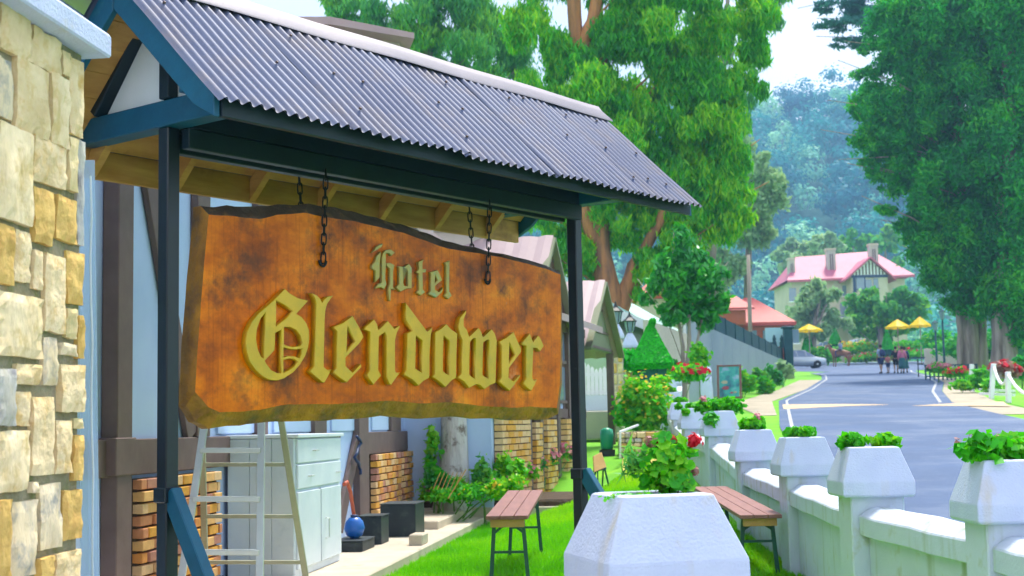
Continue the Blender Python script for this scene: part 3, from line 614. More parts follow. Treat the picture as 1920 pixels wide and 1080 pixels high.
def put_stone(a0, a1, z0, z1, face, m, prot):
    w, h = a1 - a0, z1 - z0
    if w < .02 or h < .02: return
    d = .10; me = stone_mesh(w, h, d); o = bpy.data.objects.new('stone', me); COL.objects.link(o); me.materials.append(m); o.parent = pil
    if face == 'side': c = PC + HE * (a0 + a1) / 2 + HM * (prot - d / 2 - .005) + ZZ * (z0 + z1) / 2; R = ROTP
    else: c = PC + HE * (-.93 - prot + d / 2) - HM * (a0 + a1) / 2 + ZZ * (z0 + z1) / 2; R = Matrix((-HM, HE, ZZ)).transposed().to_3x3()
    o.matrix_local = Matrix.Translation(c - rootloc(pil)) @ R.to_4x4() @ Matrix.Rotation(random.uniform(-.02, .02), 4, 'Y')
ST = [(2,12,62,105,0),(65,60,119,135,0),(121,95,134,143,5),(136,110,164,255,0),(0,108,31,222,1),(33,118,95,255,0),(98,140,131,275,2),(-2,237,65,418,2),(67,262,130,350,0),(133,257,149,362,5),(151,262,164,462,4),(68,352,106,460,3),
      (109,368,150,455,3),(-2,418,32,535,3),(34,432,65,530,0),(68,468,86,545,0),(88,477,128,626,0),(131,470,163,572,3),(-2,550,84,671,2),(128,577,147,636,5),(149,590,162,674,3),(86,632,114,724,1),(117,642,148,668,1),
      (35,681,82,722,0),(116,682,162,774,0),(-2,690,32,800,4),(34,732,62,800,0),(63,742,106,893,0),(108,786,140,890,0),(144,782,161,805,5),(142,815,161,903,3),(-2,806,61,925,2),(63,902,77,926,1),(78,905,121,1030,1),
      (123,917,160,1013,3),(-2,936,23,1085,3),(26,938,75,1085,1),(76,1044,104,1100,3),(107,1032,160,1100,0),(66,545,86,548,1),(118,728,161,730,1),(108,668,116,682,4)]
for (u0, v0, u1, v1, k) in ST:
    um, vm = (u0 + u1) / 2, (v0 + v1) / 2
    A = onplane(u0, vm, PC, HM) - PC; B = onplane(u1, vm, PC, HM) - PC; T = onplane(um, v0, PC, HM); D = onplane(um, v1, PC, HM)
    put_stone(A.dot(HE) + .003, min(B.dot(HE), 0) - .003, D.z + .003, T.z - .003, 'side', STONES[k], random.uniform(.0, .010))
z = onplane(80, 1104, PC, HM).z                                       # below the frame and on the near side: coursed rubble
while z > pg - .1:
    h = random.uniform(.1, .2); a = -.60
    while a < -.02:
        w_ = min(random.uniform(.12, .28), -a); put_stone(a + .004, a + w_ - .004, z - h + .004, z - .004, 'side', random.choice(STONES), random.uniform(0, .018)); a += w_
    z -= h
z = PTOP
while z > pg - .1:
    h = random.uniform(.1, .24); a = 0
    for fc, a0, a1 in (('side', -.95, -.60), ('near', .0, .80)):
        a = a0
        while a < a1 - .02:
            w_ = min(random.uniform(.12, .28), a1 - a); put_stone(a + .004, a + w_ - .004, z - h + .004, z - .004, fc, random.choice(STONES), random.uniform(0, .018)); a += w_
    z -= h
cl = [[(-1.04, -.89, PTOP), (.03, -.89, PTOP), (.03, .06, PTOP), (-1.04, .06, PTOP)], [(-1.04, -.89, PTOP + .07), (.03, -.89, PTOP + .07), (.03, .06, PTOP + .07), (-1.04, .06, PTOP + .07)],
      [(-.62, -.50, PTOP + .30), (-.34, -.50, PTOP + .30), (-.34, -.30, PTOP + .30), (-.62, -.30, PTOP + .30)]]
MB(PF).loft(cl).build('coping', M['white'], pil, bevel=.006)
# clear plastic sheet hanging beside the pillar
m_, n_, o_ = newmat('clear_plastic'); tr = n_.nodes.new('ShaderNodeBsdfTransparent'); tr.inputs[0].default_value = (.86, .93, 1, 1)
pb = n_.nodes.new('ShaderNodeBsdfPrincipled'); pb.inputs['Base Color'].default_value = (.5, .68, .85, 1); pb.inputs['Roughness'].default_value = .25
ms = n_.nodes.new('ShaderNodeMixShader'); ms.inputs[0].default_value = .42; n_.links.new(tr.outputs[0], ms.inputs[1]); n_.links.new(pb.outputs[0], ms.inputs[2]); n_.links.new(ms.outputs[0], o_.inputs[0])
p0, p1, p2, p3 = spot(150, 300, 4.75), spot(177, 300, 4.75), spot(190, 1400, 4.75), spot(150, 1400, 4.75)
mb = MB(); rows = []
for k in range(9):
    t = k / 8; a, b = p0.lerp(p3, t), p1.lerp(p2, t); rows.append([a, a.lerp(b, .5) + V((0, .015 * math.sin(k), 0)), b, b + V((0, .004, 0)), a.lerp(b, .5) + V((0, .019 + .015 * math.sin(k) - .015, 0)), a + V((0, .004, 0))])
mb.loft(rows)
tag(mb.build('plastic_sheet', m_), 'strip of clear bluish plastic sheet beside the stone pillar', 'plastic sheet')
for o in [bpy.data.objects['plastic_sheet']]:
    mb = MB(); r0, r1 = spot(170, 330, 4.72), spot(176, 1300, 4.72); mb.tube([r0.lerp(r1, k / 12) + V((.003 * math.sin(k * 2), 0, 0)) for k in range(13)], .0035, 6); mb.build('cord', M['grey_board'], o)

# ------------------------------------------------------------------ white planter pillars
def cap_profile(mb, w0, w1, hb, hs, z):
    h0, h1 = w0 / 2, w1 / 2
    q = lambda h, zz: [(-h, -h, zz), (h, -h, zz), (h, h, zz), (-h, h, zz)]
    mb.loft([q(h0 - .012, z), q(h0, z + .012), q(h0, z + hb), q(h1, z + hb + hs), q(h1 - .03, z + hb + hs + .004), q(h1 - .035, z + hb + hs - .04)])
def soften(me, amp, fr):
    for v in me.vertices: k = mnoise.noise_vector(v.co * fr + V((me.vertices[0].co.x * 7, 3, 1))); v.co += k * amp
def planter(parent_or_none, c, fr, top, g, cw=.40, tw=.275, pw=.30):
    zb = top - .275
    f = (V((c.x, c.y, 0)),) + fr
    ob = {}
    pm = MB(f).box((-pw / 2, -pw / 2, g - .15), (pw / 2, pw / 2, zb + .02))
    cm_ = MB(f); cap_profile(cm_, cw, tw, .085, .19, zb)
    sl_ = MB(f).box((-tw / 2 + .032, -tw / 2 + .032, top - .10), (tw / 2 - .032, tw / 2 - .032, top - .012))
    return pm, cm_, sl_
def subd(me, cuts, amp, fr):
    bm = bmesh.new(); bm.from_mesh(me); bmesh.ops.bevel(bm, geom=[e for e in bm.edges], offset=.004, segments=1, affect='EDGES', profile=.5)
    for v in bm.verts: v.co += mnoise.noise_vector(v.co * fr) * amp
    bm.to_mesh(me); bm.free()
FRX = (V((1, 0, 0)), V((0, 1, 0)), ZZ)
def rotfr(a): return (V((math.cos(a), math.sin(a), 0)), V((-math.sin(a), math.cos(a), 0)), ZZ)
# the near one
npc = spot(1222, 925, 4.30); npg = ground(npc.x, npc.y); npt = npc.z
np_ = thing('planter_pillar', 'large white rendered planter pillar in the foreground holding red geraniums', 'planter', (npc.x, npc.y, npg))
pm, cm_, sl_ = planter(None, npc, rotfr(math.radians(15)), npt, npg, .44, .29, .34)
pm.build('pillar', M['white'], np_, bevel=.01); o = cm_.build('planter_cap', M['white'], np_); subd(o.data, 3, .003, 14)
sl_.build('soil', M['soil'], np_)
# the wall along the road
PIL = [(1884, 862, 6.3), (1628, 838, 7.95), (1503, 820, 10.1), (1412, 806, 12.4), (1348, 771, 15.3), (1300, 766, 18.6), (1277, 755, 22), (1258, 736, 26), (1250, 711, 30.5), (1276, 700, 36)]
pcs = [spot(*p) for p in PIL]
first = V((2.2, 4.4, pcs[0].z - .12)); pcs = [first] + pcs
wl = thing('garden_wall', 'long low white wall with planter capped pillars along the road', 'wall', (pcs[1].x, pcs[1].y, ground(pcs[1].x, pcs[1].y)))
for i, c in enumerate(pcs):
    g = ground(c.x, c.y)
    pm, cm_, sl_ = planter(wl, c, FRX, c.z, g)
    po = pm.build('pillar', M['white_moss'], wl, bevel=.008); co = cm_.build('planter_cap', M['white'], po); subd(co.data, 2, .003, 11); sl_.build('soil', M['soil'], po)
    if i + 1 < len(pcs):
        d = pcs[i + 1]; A, B = V((c.x, c.y, 0)), V((d.x, d.y, 0)); ax = (B - A).normalized(); sd = V((ax.y, -ax.x, 0)); Ln = (B - A).length
        fr = (A, ax, sd, ZZ); zc0, zc1 = c.z - .42, d.z - .42
        if i == 0: zc0 = zc1
        a0, a1 = .152, Ln - .152
        def prof(a, z): return [(a, -.13, z), (a, -.13, z + .105), (a, -.06, z + .15), (a, .06, z + .15), (a, .13, z + .105), (a, .13, z)]
        zz = lambda a: zc0 + (zc1 - zc0) * a / Ln
        MB(fr).loft([prof(a0 + (a1 - a0) * k / 6, zz(a0 + (a1 - a0) * k / 6) - .06 + .004 * math.sin(k * 2.1 + i)) for k in range(7)]).build('coping', M['white_moss'], wl, bevel=.006)
        g0 = min(ground(c.x, c.y), ground(d.x, d.y)) - .2
        MB(fr).loft([[(a, -.075, g0), (a, .075, g0), (a, .075, zz(a) - .058), (a, -.075, zz(a) - .058)] for a in (a0, a1)]).build('wall_panel', M['white_moss'], wl)

# ------------------------------------------------------------------ geraniums
def leafdisc(r, sd):
    rnd = random.Random(sd); n = 16; pts = [V((0, 0, -.12 * r))]
    for k in range(n):
        a = 2 * math.pi * k / n; rr = r * (1 + .09 * math.cos(a * 6 + sd)) * (.35 if k == 0 else 1); pts.append(V((rr * math.cos(a), rr * math.sin(a), .10 * r * math.cos(a * 6) + .06 * r * rnd.uniform(-1, 1))))
    me = bpy.data.meshes.new('leaf'); me.from_pydata([tuple(p) for p in pts], [], [(0, 1 + k, 1 + (k + 1) % n) for k in range(n)])
    a = me.attributes.new('tint', 'FLOAT', 'POINT'); t = rnd.random()
    for i, d in enumerate(a.data): d.value = max(0, min(1, t + (.25 if i else -.2) * rnd.random()))
    for p in me.polygons: p.use_smooth = True
    me.materials.append(M['geran']); return me
LD = [leafdisc(.020 + .003 * (k % 4), k) for k in range(9)]
gt = thing('geranium', 'bushy green geranium with red blooms in the large foreground planter', 'plant', (npc.x + .05, npc.y, npt - .02))
gb = V((npc.x + .055, npc.y + .02, npt))
sm_ = MB()
for k in range(120):
    t = random.random(); an = random.uniform(0, 6.28); rr = .078 * math.sqrt(random.random()) * (1 - .45 * max(0, t - .5))
    p = gb + V((rr * math.cos(an), rr * math.sin(an) * .9, .02 + .155 * t))
    o = bpy.data.objects.new('leaf', random.choice(LD)); COL.objects.link(o); o.parent = gt; o.location = p - rootloc(gt)
    nrm = V((math.cos(an) * .8, math.sin(an) * .8 - .55, .75)) + V((random.uniform(-.4, .4), random.uniform(-.4, .4), 0))
    o.rotation_euler = nrm.to_track_quat('Z', 'Y').to_euler(); o.rotation_euler.rotate_axis('Z', random.uniform(0, 6)); s_ = random.uniform(.55, 1.15); o.scale = (s_,) * 3
    if k % 3 == 0: sm_.tube([gb + V((random.uniform(-.02, .02), random.uniform(-.02, .02), -.03)), gb.lerp(p, .5) + V((0, 0, .01)), p], [.004, .003, .0022], 5)
def bloom(name, c, r, m, parent, n=70):
    return leaves(name, m, parent, [tuple(c)], [r], n, r * .75, .95, 0, .7, .7)
for (u, v, r, mk, lab) in ((1237, 826, .016, 'flower_red', 'deep red bloom'), (1258, 825, .018, 'flower_red', 'deep red bloom'), (1219, 829, .016, 'flower_dry', 'faded pink bloom'), (1243, 838, .014, 'flower_dry', 'faded pink bloom'), (1228, 824, .013, 'flower_dry', 'faded pink bloom'), (1301, 826, .022, 'flower_red', 'bright red bloom'), (1303, 884, .013, 'flower_dry', 'wilted brown bloom')):
    c = spot(u, v, npc.y + .02); b = bloom('bloom', c, r, M[mk], gt); b['label'] = lab
    sm_.tube([gb + V((random.uniform(-.01, .04), 0, .03)), gb.lerp(c, .6) + V((.008, 0, .02)), c], [.0035, .0028, .002], 5)
sm_.build('stem', M['stem'], gt, smooth=True)
leaves('small_leaves', M['geran'], gt, [tuple(gb + V((-.01, 0, .04))), tuple(gb + V((.02, -.02, .11)))], [(.07, .07, .05), (.06, .06, .06)], 300, .026, .8, 0, .3, .3)
leaves('spiky_leaves', M['euc_pale'], gt, [tuple(gb + V((-.10, .02, .09)))], [(.05, .04, .05)], 60, .09, .14, 0, .1, .1)
leaves('moss', M['bush'], gt, [tuple(V((npc.x - .06, npc.y - .10, npt - .006)))], [(.10, .03, .012)], 260, .016, .8)
GERD = [('topping the first wall pillar from the right edge', .24, .12, 0), ('two low tufts topping the second wall pillar from the right edge', .22, .075, 0), ('topping the third wall pillar from the right edge', .17, .07, 0), ('topping the fourth wall pillar from the right edge', .16, .11, 1), ('trailing over the fifth wall pillar from the right edge', .24, .14, 1),
        ('topping the sixth wall pillar beyond the trailing one', .13, .07, 0), ('small tuft on the seventh wall pillar, far along', .14, .08, 0), ('small tuft on the eighth wall pillar, far along', .14, .1, 0), ('red flowered clump on the ninth wall pillar, far along', .32, .22, 4)]
for c, (lab, r, h, fl) in zip(pcs[1:], GERD):
    t = thing('geranium', 'bright green geranium ' + lab, 'plant', (c.x, c.y, c.z - .02), 'geraniums on the wall pillars')
    cen, rad = [], []
    if 'two low' in lab: pts = [(-.10, 0), (.10, 0)]
    elif 'first wall' in lab: pts = [(-.12, -.05), (.0, 0), (.14, .04), (.25, 0), (.05, .1)]
    elif 'trailing' in lab: pts = [(-.2, -.05), (-.05, 0), (.1, 0), (.2, .05), (-.12, -.2)]
    else: pts = [(-.06, 0), (.05, .03), (0, -.05)]
    for x, y in pts:
        cen.append((c.x + x, c.y + y, c.z + h * (.45 if 'trailing' not in lab or y > -.1 else -.6) * random.uniform(.8, 1.2))); rad.append((r * .36, r * .36, h * .52))
    leaves('foliage', M['geran'], t, cen, rad, int(230 * len(pts)), .052, .9, 0, .45, .35)
    s2 = MB()
    for q in cen: s2.tube([V((c.x, c.y, c.z - .03)), V(q)], [.006, .003], 5)
    s2.build('stem', M['stem'], t)
    for k in range(fl):
        b = bloom('bloom', V(random.choice(cen)) + V((random.uniform(-.1, .1), -.05, h * .6)), .035 + .02 * (fl == 4), M['flower_red' if fl > 2 else 'flower_pink'], t, 60)
    if 'first' in lab:
        for (u, v) in ((1797, 832), (1830, 815), (1872, 822)):
            p = spot(u, v, c.y); s3 = MB().tube([V((c.x - .1, c.y, c.z)), p], [.004, .002], 5); s3.build('stem', M['stem'], t); b = bloom('bloom', p, .02, M['flower_dry'], t, 40)

# ------------------------------------------------------------------ benches
def bench(near, far, lab, wd=.30):
    near, far = V(near), V(far); ax = (far - near).normalized(); Ln = (far - near).length; sd = V((ax.y, -ax.x, 0)).normalized(); up = sd.cross(ax)
    if up.z < 0: up = -up
    t = thing('folding_bench', lab, 'bench', (near.x, near.y, ground(near.x, near.y)), 'folding benches on the lawn'); fr = (near, ax, sd, up)
    for k in range(3):
        a, b = -wd / 2 + wd * k / 3 + .002, -wd / 2 + wd * (k + 1) / 3 - .002
        MB(fr).box((0, a, -.028), (Ln, b, 0)).build('plank', M['bench_top'], t, bevel=.003)
    MB(fr).box((.04, -wd / 2 + .03, -.085), (.065, wd / 2 - .03, -.029)).build('end_rail', M['bench_edge'], t, bevel=.002)
    MB(fr).box((Ln - .065, -wd / 2 + .03, -.085), (Ln - .04, wd / 2 - .03, -.029)).build('end_rail', M['bench_edge'], t, bevel=.002)
    for a in (.16, Ln - .16):
        p = near + ax * a
        for s in (-1, 1):
            tp_ = p + sd * (s * (wd / 2 - .05)) - up * .03; bt = V((tp_.x + sd.x * s * .035, tp_.y + sd.y * s * .035, 0)); bt.z = ground(bt.x, bt.y) - .01
            MB().bar(tp_, bt, .028, .028).build('leg', M['green_metal'], t)
            q = p - up * .035; MB().bar(tp_.lerp(bt, .22), q - up * .02, .018, .018).build('brace', M['green_metal'], t)
        l0 = p - sd * (wd / 2 - .03); r0 = p + sd * (wd / 2 - .03); zz_ = ground(p.x, p.y)
        MB().bar(V((l0.x, l0.y, zz_ + .24)), V((r0.x, r0.y, zz_ + .24)), .018, .018).build('stretcher', M['green_metal'], t)
    return t
bench(spot(950, 967, 9.8), spot(985, 919, 11.9), 'narrow red-brown folding bench in the middle of the lawn')
bench(spot(1427, 965, 9.9), spot(1331, 912, 12.4), 'narrow red-brown folding bench beside the white wall')

# ------------------------------------------------------------------ patio and near timbered house
HFR = (HO, HE, HM, ZZ)
def hb_(u, v=880, b=0): return (onplane(u, v, HO + HM * b, HM) - HO).dot(HE)
def hb_old(u):                                   # distance along the wall where photo column u meets it
    return -HO.x * -1 / ((u - 960) / F - .1137) / .9936
def hm(): return MB(HFR)
PZ = .49
struct(hm().box((6.2, -.1, .1), (17.3, 1.03, PZ)).build('patio', M['concrete'], None, bevel=.012))
struct(hm().box((15.2, -.1, PZ - .05), (19.4, .80, PZ + .09)).build('patio_step', M['concrete'], None, bevel=.012))
tag(hm().box((13.2, .86, PZ - .004), (13.5, .99, PZ + .1)).build('stone_block', M['concrete'], None, bevel=.01), 'small concrete block on the edge of the patio', 'block')
hs = thing('timbered_house', 'half timbered house with pale plaster, brown beams and brick panels behind the sign', 'house', HO + HE * 12 + ZZ * PZ)
hm().box((5.0, -.25, .1), (18.85, 0, 4.0)).build('wall', M['plaster'], hs)
hm().prism([(4.6, .35, 3.95), (4.6, -3.2, 5.6), (4.6, -3.2, 5.72), (4.6, .35, 4.07)], (14.3, 0, 0)).build('roof', M['palepink_roof'], hs)
a_ = {u: hb_(u, v, .105 if u < 260 else .06) for u, v in ((222, 600), (250, 600), (372, 370), (395, 370), (485, 370), (502, 370), (591, 800), (613, 800), (672, 860), (690, 860), (735, 800), (752, 800), (780, 800), (793, 800))}
hm().box((5.0, .002, 1.32), (13.9, .055, 1.54)).build('sill_beam', M['timber'], hs, bevel=.006)
hm().box((a_[690], .002, 1.30), (18.84, .057, 1.54)).build('sill_beam', M['timber'], hs, bevel=.006)
hm().box((a_[222], .004, .12), (a_[250], .105, 4.0)).build('timber_post', M['timber'], hs, bevel=.006)
hm().box((a_[222] - .04, .004, 1.33), (a_[250] + .04, .115, 1.55)).build('beam_end', M['timber'], hs, bevel=.006)
for u0, u1 in ((372, 395), (485, 502), (591, 613), (735, 752), (780, 793)):
    hm().box((a_[u0], .004, 1.542), (a_[u1], .06, 4.0)).build('timber_post', M['timber'], hs, bevel=.005)
hm().box((a_[672], .004, PZ), (a_[690] - .01, .075, 4.0)).build('timber_post', M['timber'], hs, bevel=.005)
hm().bar((hb_(268, 335), .028, 3.25), (hb_(350, 812), .028, 1.55), .19, .04, (0, 1, 0)).build('timber_brace', M['timber'], hs, bevel=.004)
hm().bar((13.9, .03, .62), (14.75, .03, 1.5), .2, .045, (0, 1, 0)).build('timber_brace', M['timber'], hs, bevel=.004)
for u0, u1 in ((400, 480), (507, 586), (617, 668), (694, 731), (755, 777)):    # plain plaster panels between the posts
    hm().box((hb_(u0) + .05, .001, 1.56), (hb_(u1) - .05, .02, 2.6)).build('plaster_panel', M['plaster'], hs)
def bricks_panel(a0, a1, z0, z1, b0, b1, parent, bl=.205, bh=.074):
    hm().box((a0 + .012, .003, z0 + .004), (a1 - .012, b1 - .04, z1 - .004)).build('mortar_bed', M['soil'], parent)
    nrow = int(round((z1 - z0) / bh)); bh = (z1 - z0) / nrow
    for r in range(nrow):
        a = a0 - (bl / 2 if r % 2 else 0)
        while a < a1 - .03:
            q0, q1 = max(a, a0) + .010, min(a + bl, a1) - .010
            if q1 - q0 > .03:
                o = hm().box((q0, b0, z0 + r * bh + .007), (q1, b1 + random.uniform(-.012, .012), z0 + (r + 1) * bh - .007)).build('brick', random.choice(BRICKS), parent, bevel=.004)
            a += bl
for (a0, a1, z0) in ((hb_(267, 960, .118), hb_(417, 960, .118), PZ + .07), (hb_(706, 900, .118), hb_(753, 900, .118), PZ + .07), (hb_(754, 900, .118), hb_(795, 900, .118), PZ + .09)):
    pn = hm().box((a0 - .01, .002, PZ - .02), (a1 + .01, .13 if a0 < 12 else .16, z0 - .002)).build('plinth', M['black_box'], hs)
    bricks_panel(a0, a1, z0, 1.30, .05, .118, hs)
# grey upper wing seen over the shelter roof
wa = spot(578, 70, 14); wb = spot(768, 95, 14.2)
wg = thing('rear_wing', 'grey upper storey with flat dark eave showing above the shelter ridge', 'building', (wa.x, wa.y, PZ))
ex = (wb - wa); ex.z = 0; Lw = ex.length; ex.normalize(); ey = V((-ex.y, ex.x, 0)); fr = (V((wa.x, wa.y, 0)), ex, ey, ZZ); zt = spot(768, 74, 14.2).z
MB(fr).box((-2.5, 0, 3.9), (Lw - .1, 2.6, zt - .02)).build('wall', M['stonewall'], wg)
MB(fr).prism([(-2.8, -.25, zt + .03), (Lw * .2, -.25, zt + .14), (Lw + .02, -.25, zt + .0), (Lw + .02, -.25, zt - .06), (Lw * .2, -.25, zt + .06), (-2.8, -.25, zt - .05)], (0, 3.1, 0)).build('eave', M['palepink_roof'], wg)
MB(fr).box((-2.4, -.02, 4.2), (Lw - .3, -.005, zt - .5)).build('panel', M['grey_board'], wg)

# ------------------------------------------------------------------ cabinet, ladder and odds and ends on the patio
ca0, ca1, cb1, cz1 = 10.45, 11.85, .56, 1.545
cb = thing('cabinet', 'pale grey cabinet with two drawers and two doors on the patio', 'cabinet', HO + HE * 11 + HM * .3 + ZZ * PZ)
hm().box((ca0, .03, PZ), (ca1, cb1 - .02, cz1 - .03)).build('carcass', M['cabinet'], cb, bevel=.004)
hm().box((ca0 - .015, .02, cz1 - .028), (ca1 + .01, cb1 + .015, cz1)).build('top', M['cabinet'], cb, bevel=.004)
for k in range(3):
    hm().box((ca0 - .014, .035 + k * .168, PZ + .01), (ca0 - .001, .035 + (k + 1) * .168 - .004, cz1 - .032)).build('side_panel', M['grey_board'], cb, bevel=.002)
W2 = ca1 - ca0
for k, (z0, z1) in enumerate(((1.33, 1.505), (1.14, 1.315))):
    d_ = hm().box((ca0 + .03, cb1 - .019, z0), (ca1 - .04, cb1, z1)).build('drawer', M['cabinet'], cb, bevel=.004)
    for q in ((.35,) if k == 0 else (.25, .88)): hm().tube([(ca0 + W2 * q + dx, cb1 + o, (z0 + z1) / 2) for dx, o in ((-.05, 0), (-.045, .025), (.045, .025), (.05, 0))], .006, 6).build('handle', M['alu'], d_)
for a0, a1 in ((ca0 + .03, ca0 + W2 * .49), (ca0 + W2 * .51, ca1 - .04)):
    d_ = hm().box((a0, cb1 - .019, PZ + .06), (a1, cb1, 1.115)).build('door', M['cabinet'], cb, bevel=.004)
    if a0 > ca0 + .2: hm().tube([(a0 + .12, cb1 + o, .80 + dz) for dz, o in ((-.08, 0), (-.075, .03), (.075, .03), (.08, 0))], .007, 6).build('handle', M['alu'], d_)
hm().box((ca0 + W2 * .494, cb1 - .018, PZ + .06), (ca0 + W2 * .506, cb1 - .006, 1.12)).build('door_gap', M['darkblue'], cb)

lad = thing('step_ladder', 'aluminium step ladder standing in front of the pale cabinet', 'ladder', gu(450, 8.9))
def seg(u0, v0, Y0, u1, v1, Y1): return spot(u0, v0, Y0), spot(u1, v1, Y1)
LT, LB = 700, 1150
def rail(u0, v0, u1, v1, Y0, Y1, m, nm, w_=.025, h_=.06):
    def ext(v): return u0 + (u1 - u0) * (v - v0) / (v1 - v0)
    pa, pb_ = spot(ext(LT), LT, Y0), spot(ext(LB), LB, Y1); o = MB().bar(pa, pb_, w_, h_, (0, 1, 0)).build(nm, m, lad, bevel=.002); return pa, pb_
A0 = rail(383, 800, 341, 1080, 9.05, 8.62, M['alu'], 'front_rail', .045, .03); A1 = rail(490, 800, 487, 1080, 9.05, 8.62, M['alu'], 'front_rail', .045, .03)
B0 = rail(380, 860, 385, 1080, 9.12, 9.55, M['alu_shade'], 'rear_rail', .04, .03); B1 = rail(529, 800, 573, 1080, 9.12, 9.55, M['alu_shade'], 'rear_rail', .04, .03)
for v in (758, 851, 943, 1041, 1135):
    t = (v - LT) / (LB - LT); MB().bar(A0[0].lerp(A0[1], t), A1[0].lerp(A1[1], t), .07, .032).build('step', M['alu'], lad, bevel=.003)
for v in (776, 868, 965, 1052, 1140):
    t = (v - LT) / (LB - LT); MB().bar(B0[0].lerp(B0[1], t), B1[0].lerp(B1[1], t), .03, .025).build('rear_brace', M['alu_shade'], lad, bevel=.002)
MB().bar(A0[0], A1[0], .16, .03).build('top_tread', M['alu'], lad, bevel=.003)

def pbox(name, lab, cat, a0, a1, b0, b1, z0, z1, m=M['black_box']):
    t = thing(name, lab, cat, HO + HE * (a0 + a1) / 2 + HM * (b0 + b1) / 2 + ZZ * z0)
    hm().box((a0, b0, z0), (a1, b1, z1 - .012)).build('body', m, t, bevel=.006); hm().box((a0 - .006, b0 - .006, z1 - .011), (a1 + .006, b1 + .006, z1)).build('lid', m, t, bevel=.004); return t
pbox('black_box', 'larger black wooden box in front of the right brick panel', 'box', 14.25, 14.75, .37, .73, PZ, PZ + .33)
pbox('black_box', 'smaller black wooden box next to the larger one, nearer the cabinet', 'box', 13.35, 13.7, .35, .57, PZ, PZ + .27)
pbox('low_step', 'low dark grey step beside the cabinet', 'step', 12.6, 13.1, .30, .56, PZ, PZ + .10, M['black_box'])
hz = thing('garden_hose', 'orange-red hose hanging beside the cabinet', 'hose', HO + HE * 12.8 + HM * .38 + ZZ * PZ)
hm().tube([(12.75, .36, 1.08), (12.82, .37, 1.10), (12.88, .39, 1.0), (12.92, .40, .85), (12.92, .42, .74)], .018, 8).build('tube', M['red_hose'], hz, smooth=True)
vb = thing('blue_container', 'round blue plastic container on the low step', 'container', HO + HE * 12.85 + HM * .43 + ZZ * (PZ + .1))
MB((HO + HE * 12.85 + HM * .43 + ZZ * (PZ + .1), HE, HM, ZZ)).lathe([(.03, 0), (.075, .03), (.095, .09), (.08, .15), (.05, .185), (.03, .19)], n=16).build('body', M['blue_plastic'], vb, smooth=True)
MB((HO + HE * 12.85 + HM * .43 + ZZ * (PZ + .1), HE, HM, ZZ)).lathe([(.032, .188), (.036, .192), (.036, .21), (.01, .214)], n=12).build('lid', M['darkblue'], vb, smooth=True)
cbx = thing('blue_cable', 'coil of dark blue cable hanging on the timber post by the cabinet', 'cable', HO + HE * 14.5 + HM * .1 + ZZ * 1.2)
hm().tube([(14.45 + .12 * math.sin(k * .8), .09 + .01 * (k % 3), 1.5 - .035 * k) for k in range(12)], .016, 6).build('coil', M['darkblue'], cbx, smooth=True)
# ------------------------------------------------------------------ trees
def tree(name, lab, Y, trunk, blobs, n, size, lm, bm_, aspect=.45, droop=.3, out=.4, depth=1.0, limbs=True, group=None, shell=.4, clump=11, kr=(.22, .46), tr=None, baseY=None, under=1.0, cvar=.4, jit=.5, lk=.9, limbp=1.0):
    """trunk: list of polylines [(u, v, radius px)...]; blobs: (u, v, ru[, rv[, dY]]) crown masses, each broken into small leaf clumps."""
    b0 = spot(trunk[0][0][0], trunk[0][0][1], Y); gz = ground(b0.x, b0.y)
    t = thing(name, lab, 'tree', (b0.x, b0.y, gz), group)
    tm = MB()
    for k, pl in enumerate(trunk):
        pts = [spot(u, v, Y) for u, v, r in pl]; rs = [px(r, Y) for u, v, r in pl]
        if k == 0 and pts[0].z > gz - .3: pts = [V((pts[0].x, pts[0].y, gz - .4))] + pts; rs = [rs[0] * 1.3] + rs
        P2, R2 = [], []
        for (a, b), (ra_, rb_) in zip(zip(pts, pts[1:]), zip(rs, rs[1:])):
            for q in range(4): P2.append(a.lerp(b, q / 4) + V((random.uniform(-.15, .15), random.uniform(-.15, .15), 0)) * ra_); R2.append((ra_ + (rb_ - ra_) * q / 4) * random.uniform(.92, 1.08))
        P2.append(pts[-1]); R2.append(rs[-1]); tm.tube(P2, R2, 10, wob=.07)
    cen, rad = [], []
    for b in blobs:
        u, v, ru = b[:3]; rv = b[3] if len(b) > 3 else ru; dY = b[4] if len(b) > 4 else random.uniform(-.6, .6) * px(ru, Y) * depth
        c = spot(u, v, Y + dY); R = V((px(ru, Y), px(ru, Y) * .9, px(rv, Y)))
        for q in range(clump):
            d = V(unit(1)[0]) * random.uniform(.45, .95); cc = c + V((d.x * R.x, d.y * R.y, d.z * R.z)); k = random.uniform(*kr)
            cen.append(tuple(cc)); rad.append((R.x * k, R.y * k, R.z * k))
        if limbs and random.random() < limbp:
            best = None
            for pl in trunk:
                for (ua, va, ra2), (ub, vb2, rb2) in zip(pl, pl[1:]):
                    for q in range(8):
                        q /= 8; uu, vv, r0 = ua + (ub - ua) * q, va + (vb2 - va) * q, ra2 + (rb2 - ra2) * q
                        sc = abs(vv - (v + lk * abs(uu - u) + random.uniform(-25, 60))) + .3 * abs(uu - u)
                        if best is None or sc < best[0]: best = (sc, uu, vv, r0)
            sc, u0, v0, r0 = best; a = spot(u0, v0, Y); tip = c + (c - a) * .3
            mid = a.lerp(tip, .5) + V((random.uniform(-.3, .3), random.uniform(-.3, .3), .10 * (c - a).length)); tm.tube([a, a.lerp(mid, .5) + V((0, 0, .03 * (c - a).length)), mid, tip], [px(r0, Y) * .24, px(r0, Y) * .18, px(r0, Y) * .12, px(.7, Y)], 6)
    tm.build('trunk', bm_, t, smooth=True)
    leaves('crown', lm, t, cen, rad, n, size, aspect, droop, out, shell, under=under, cvar=cvar, jit=jit)
    return t
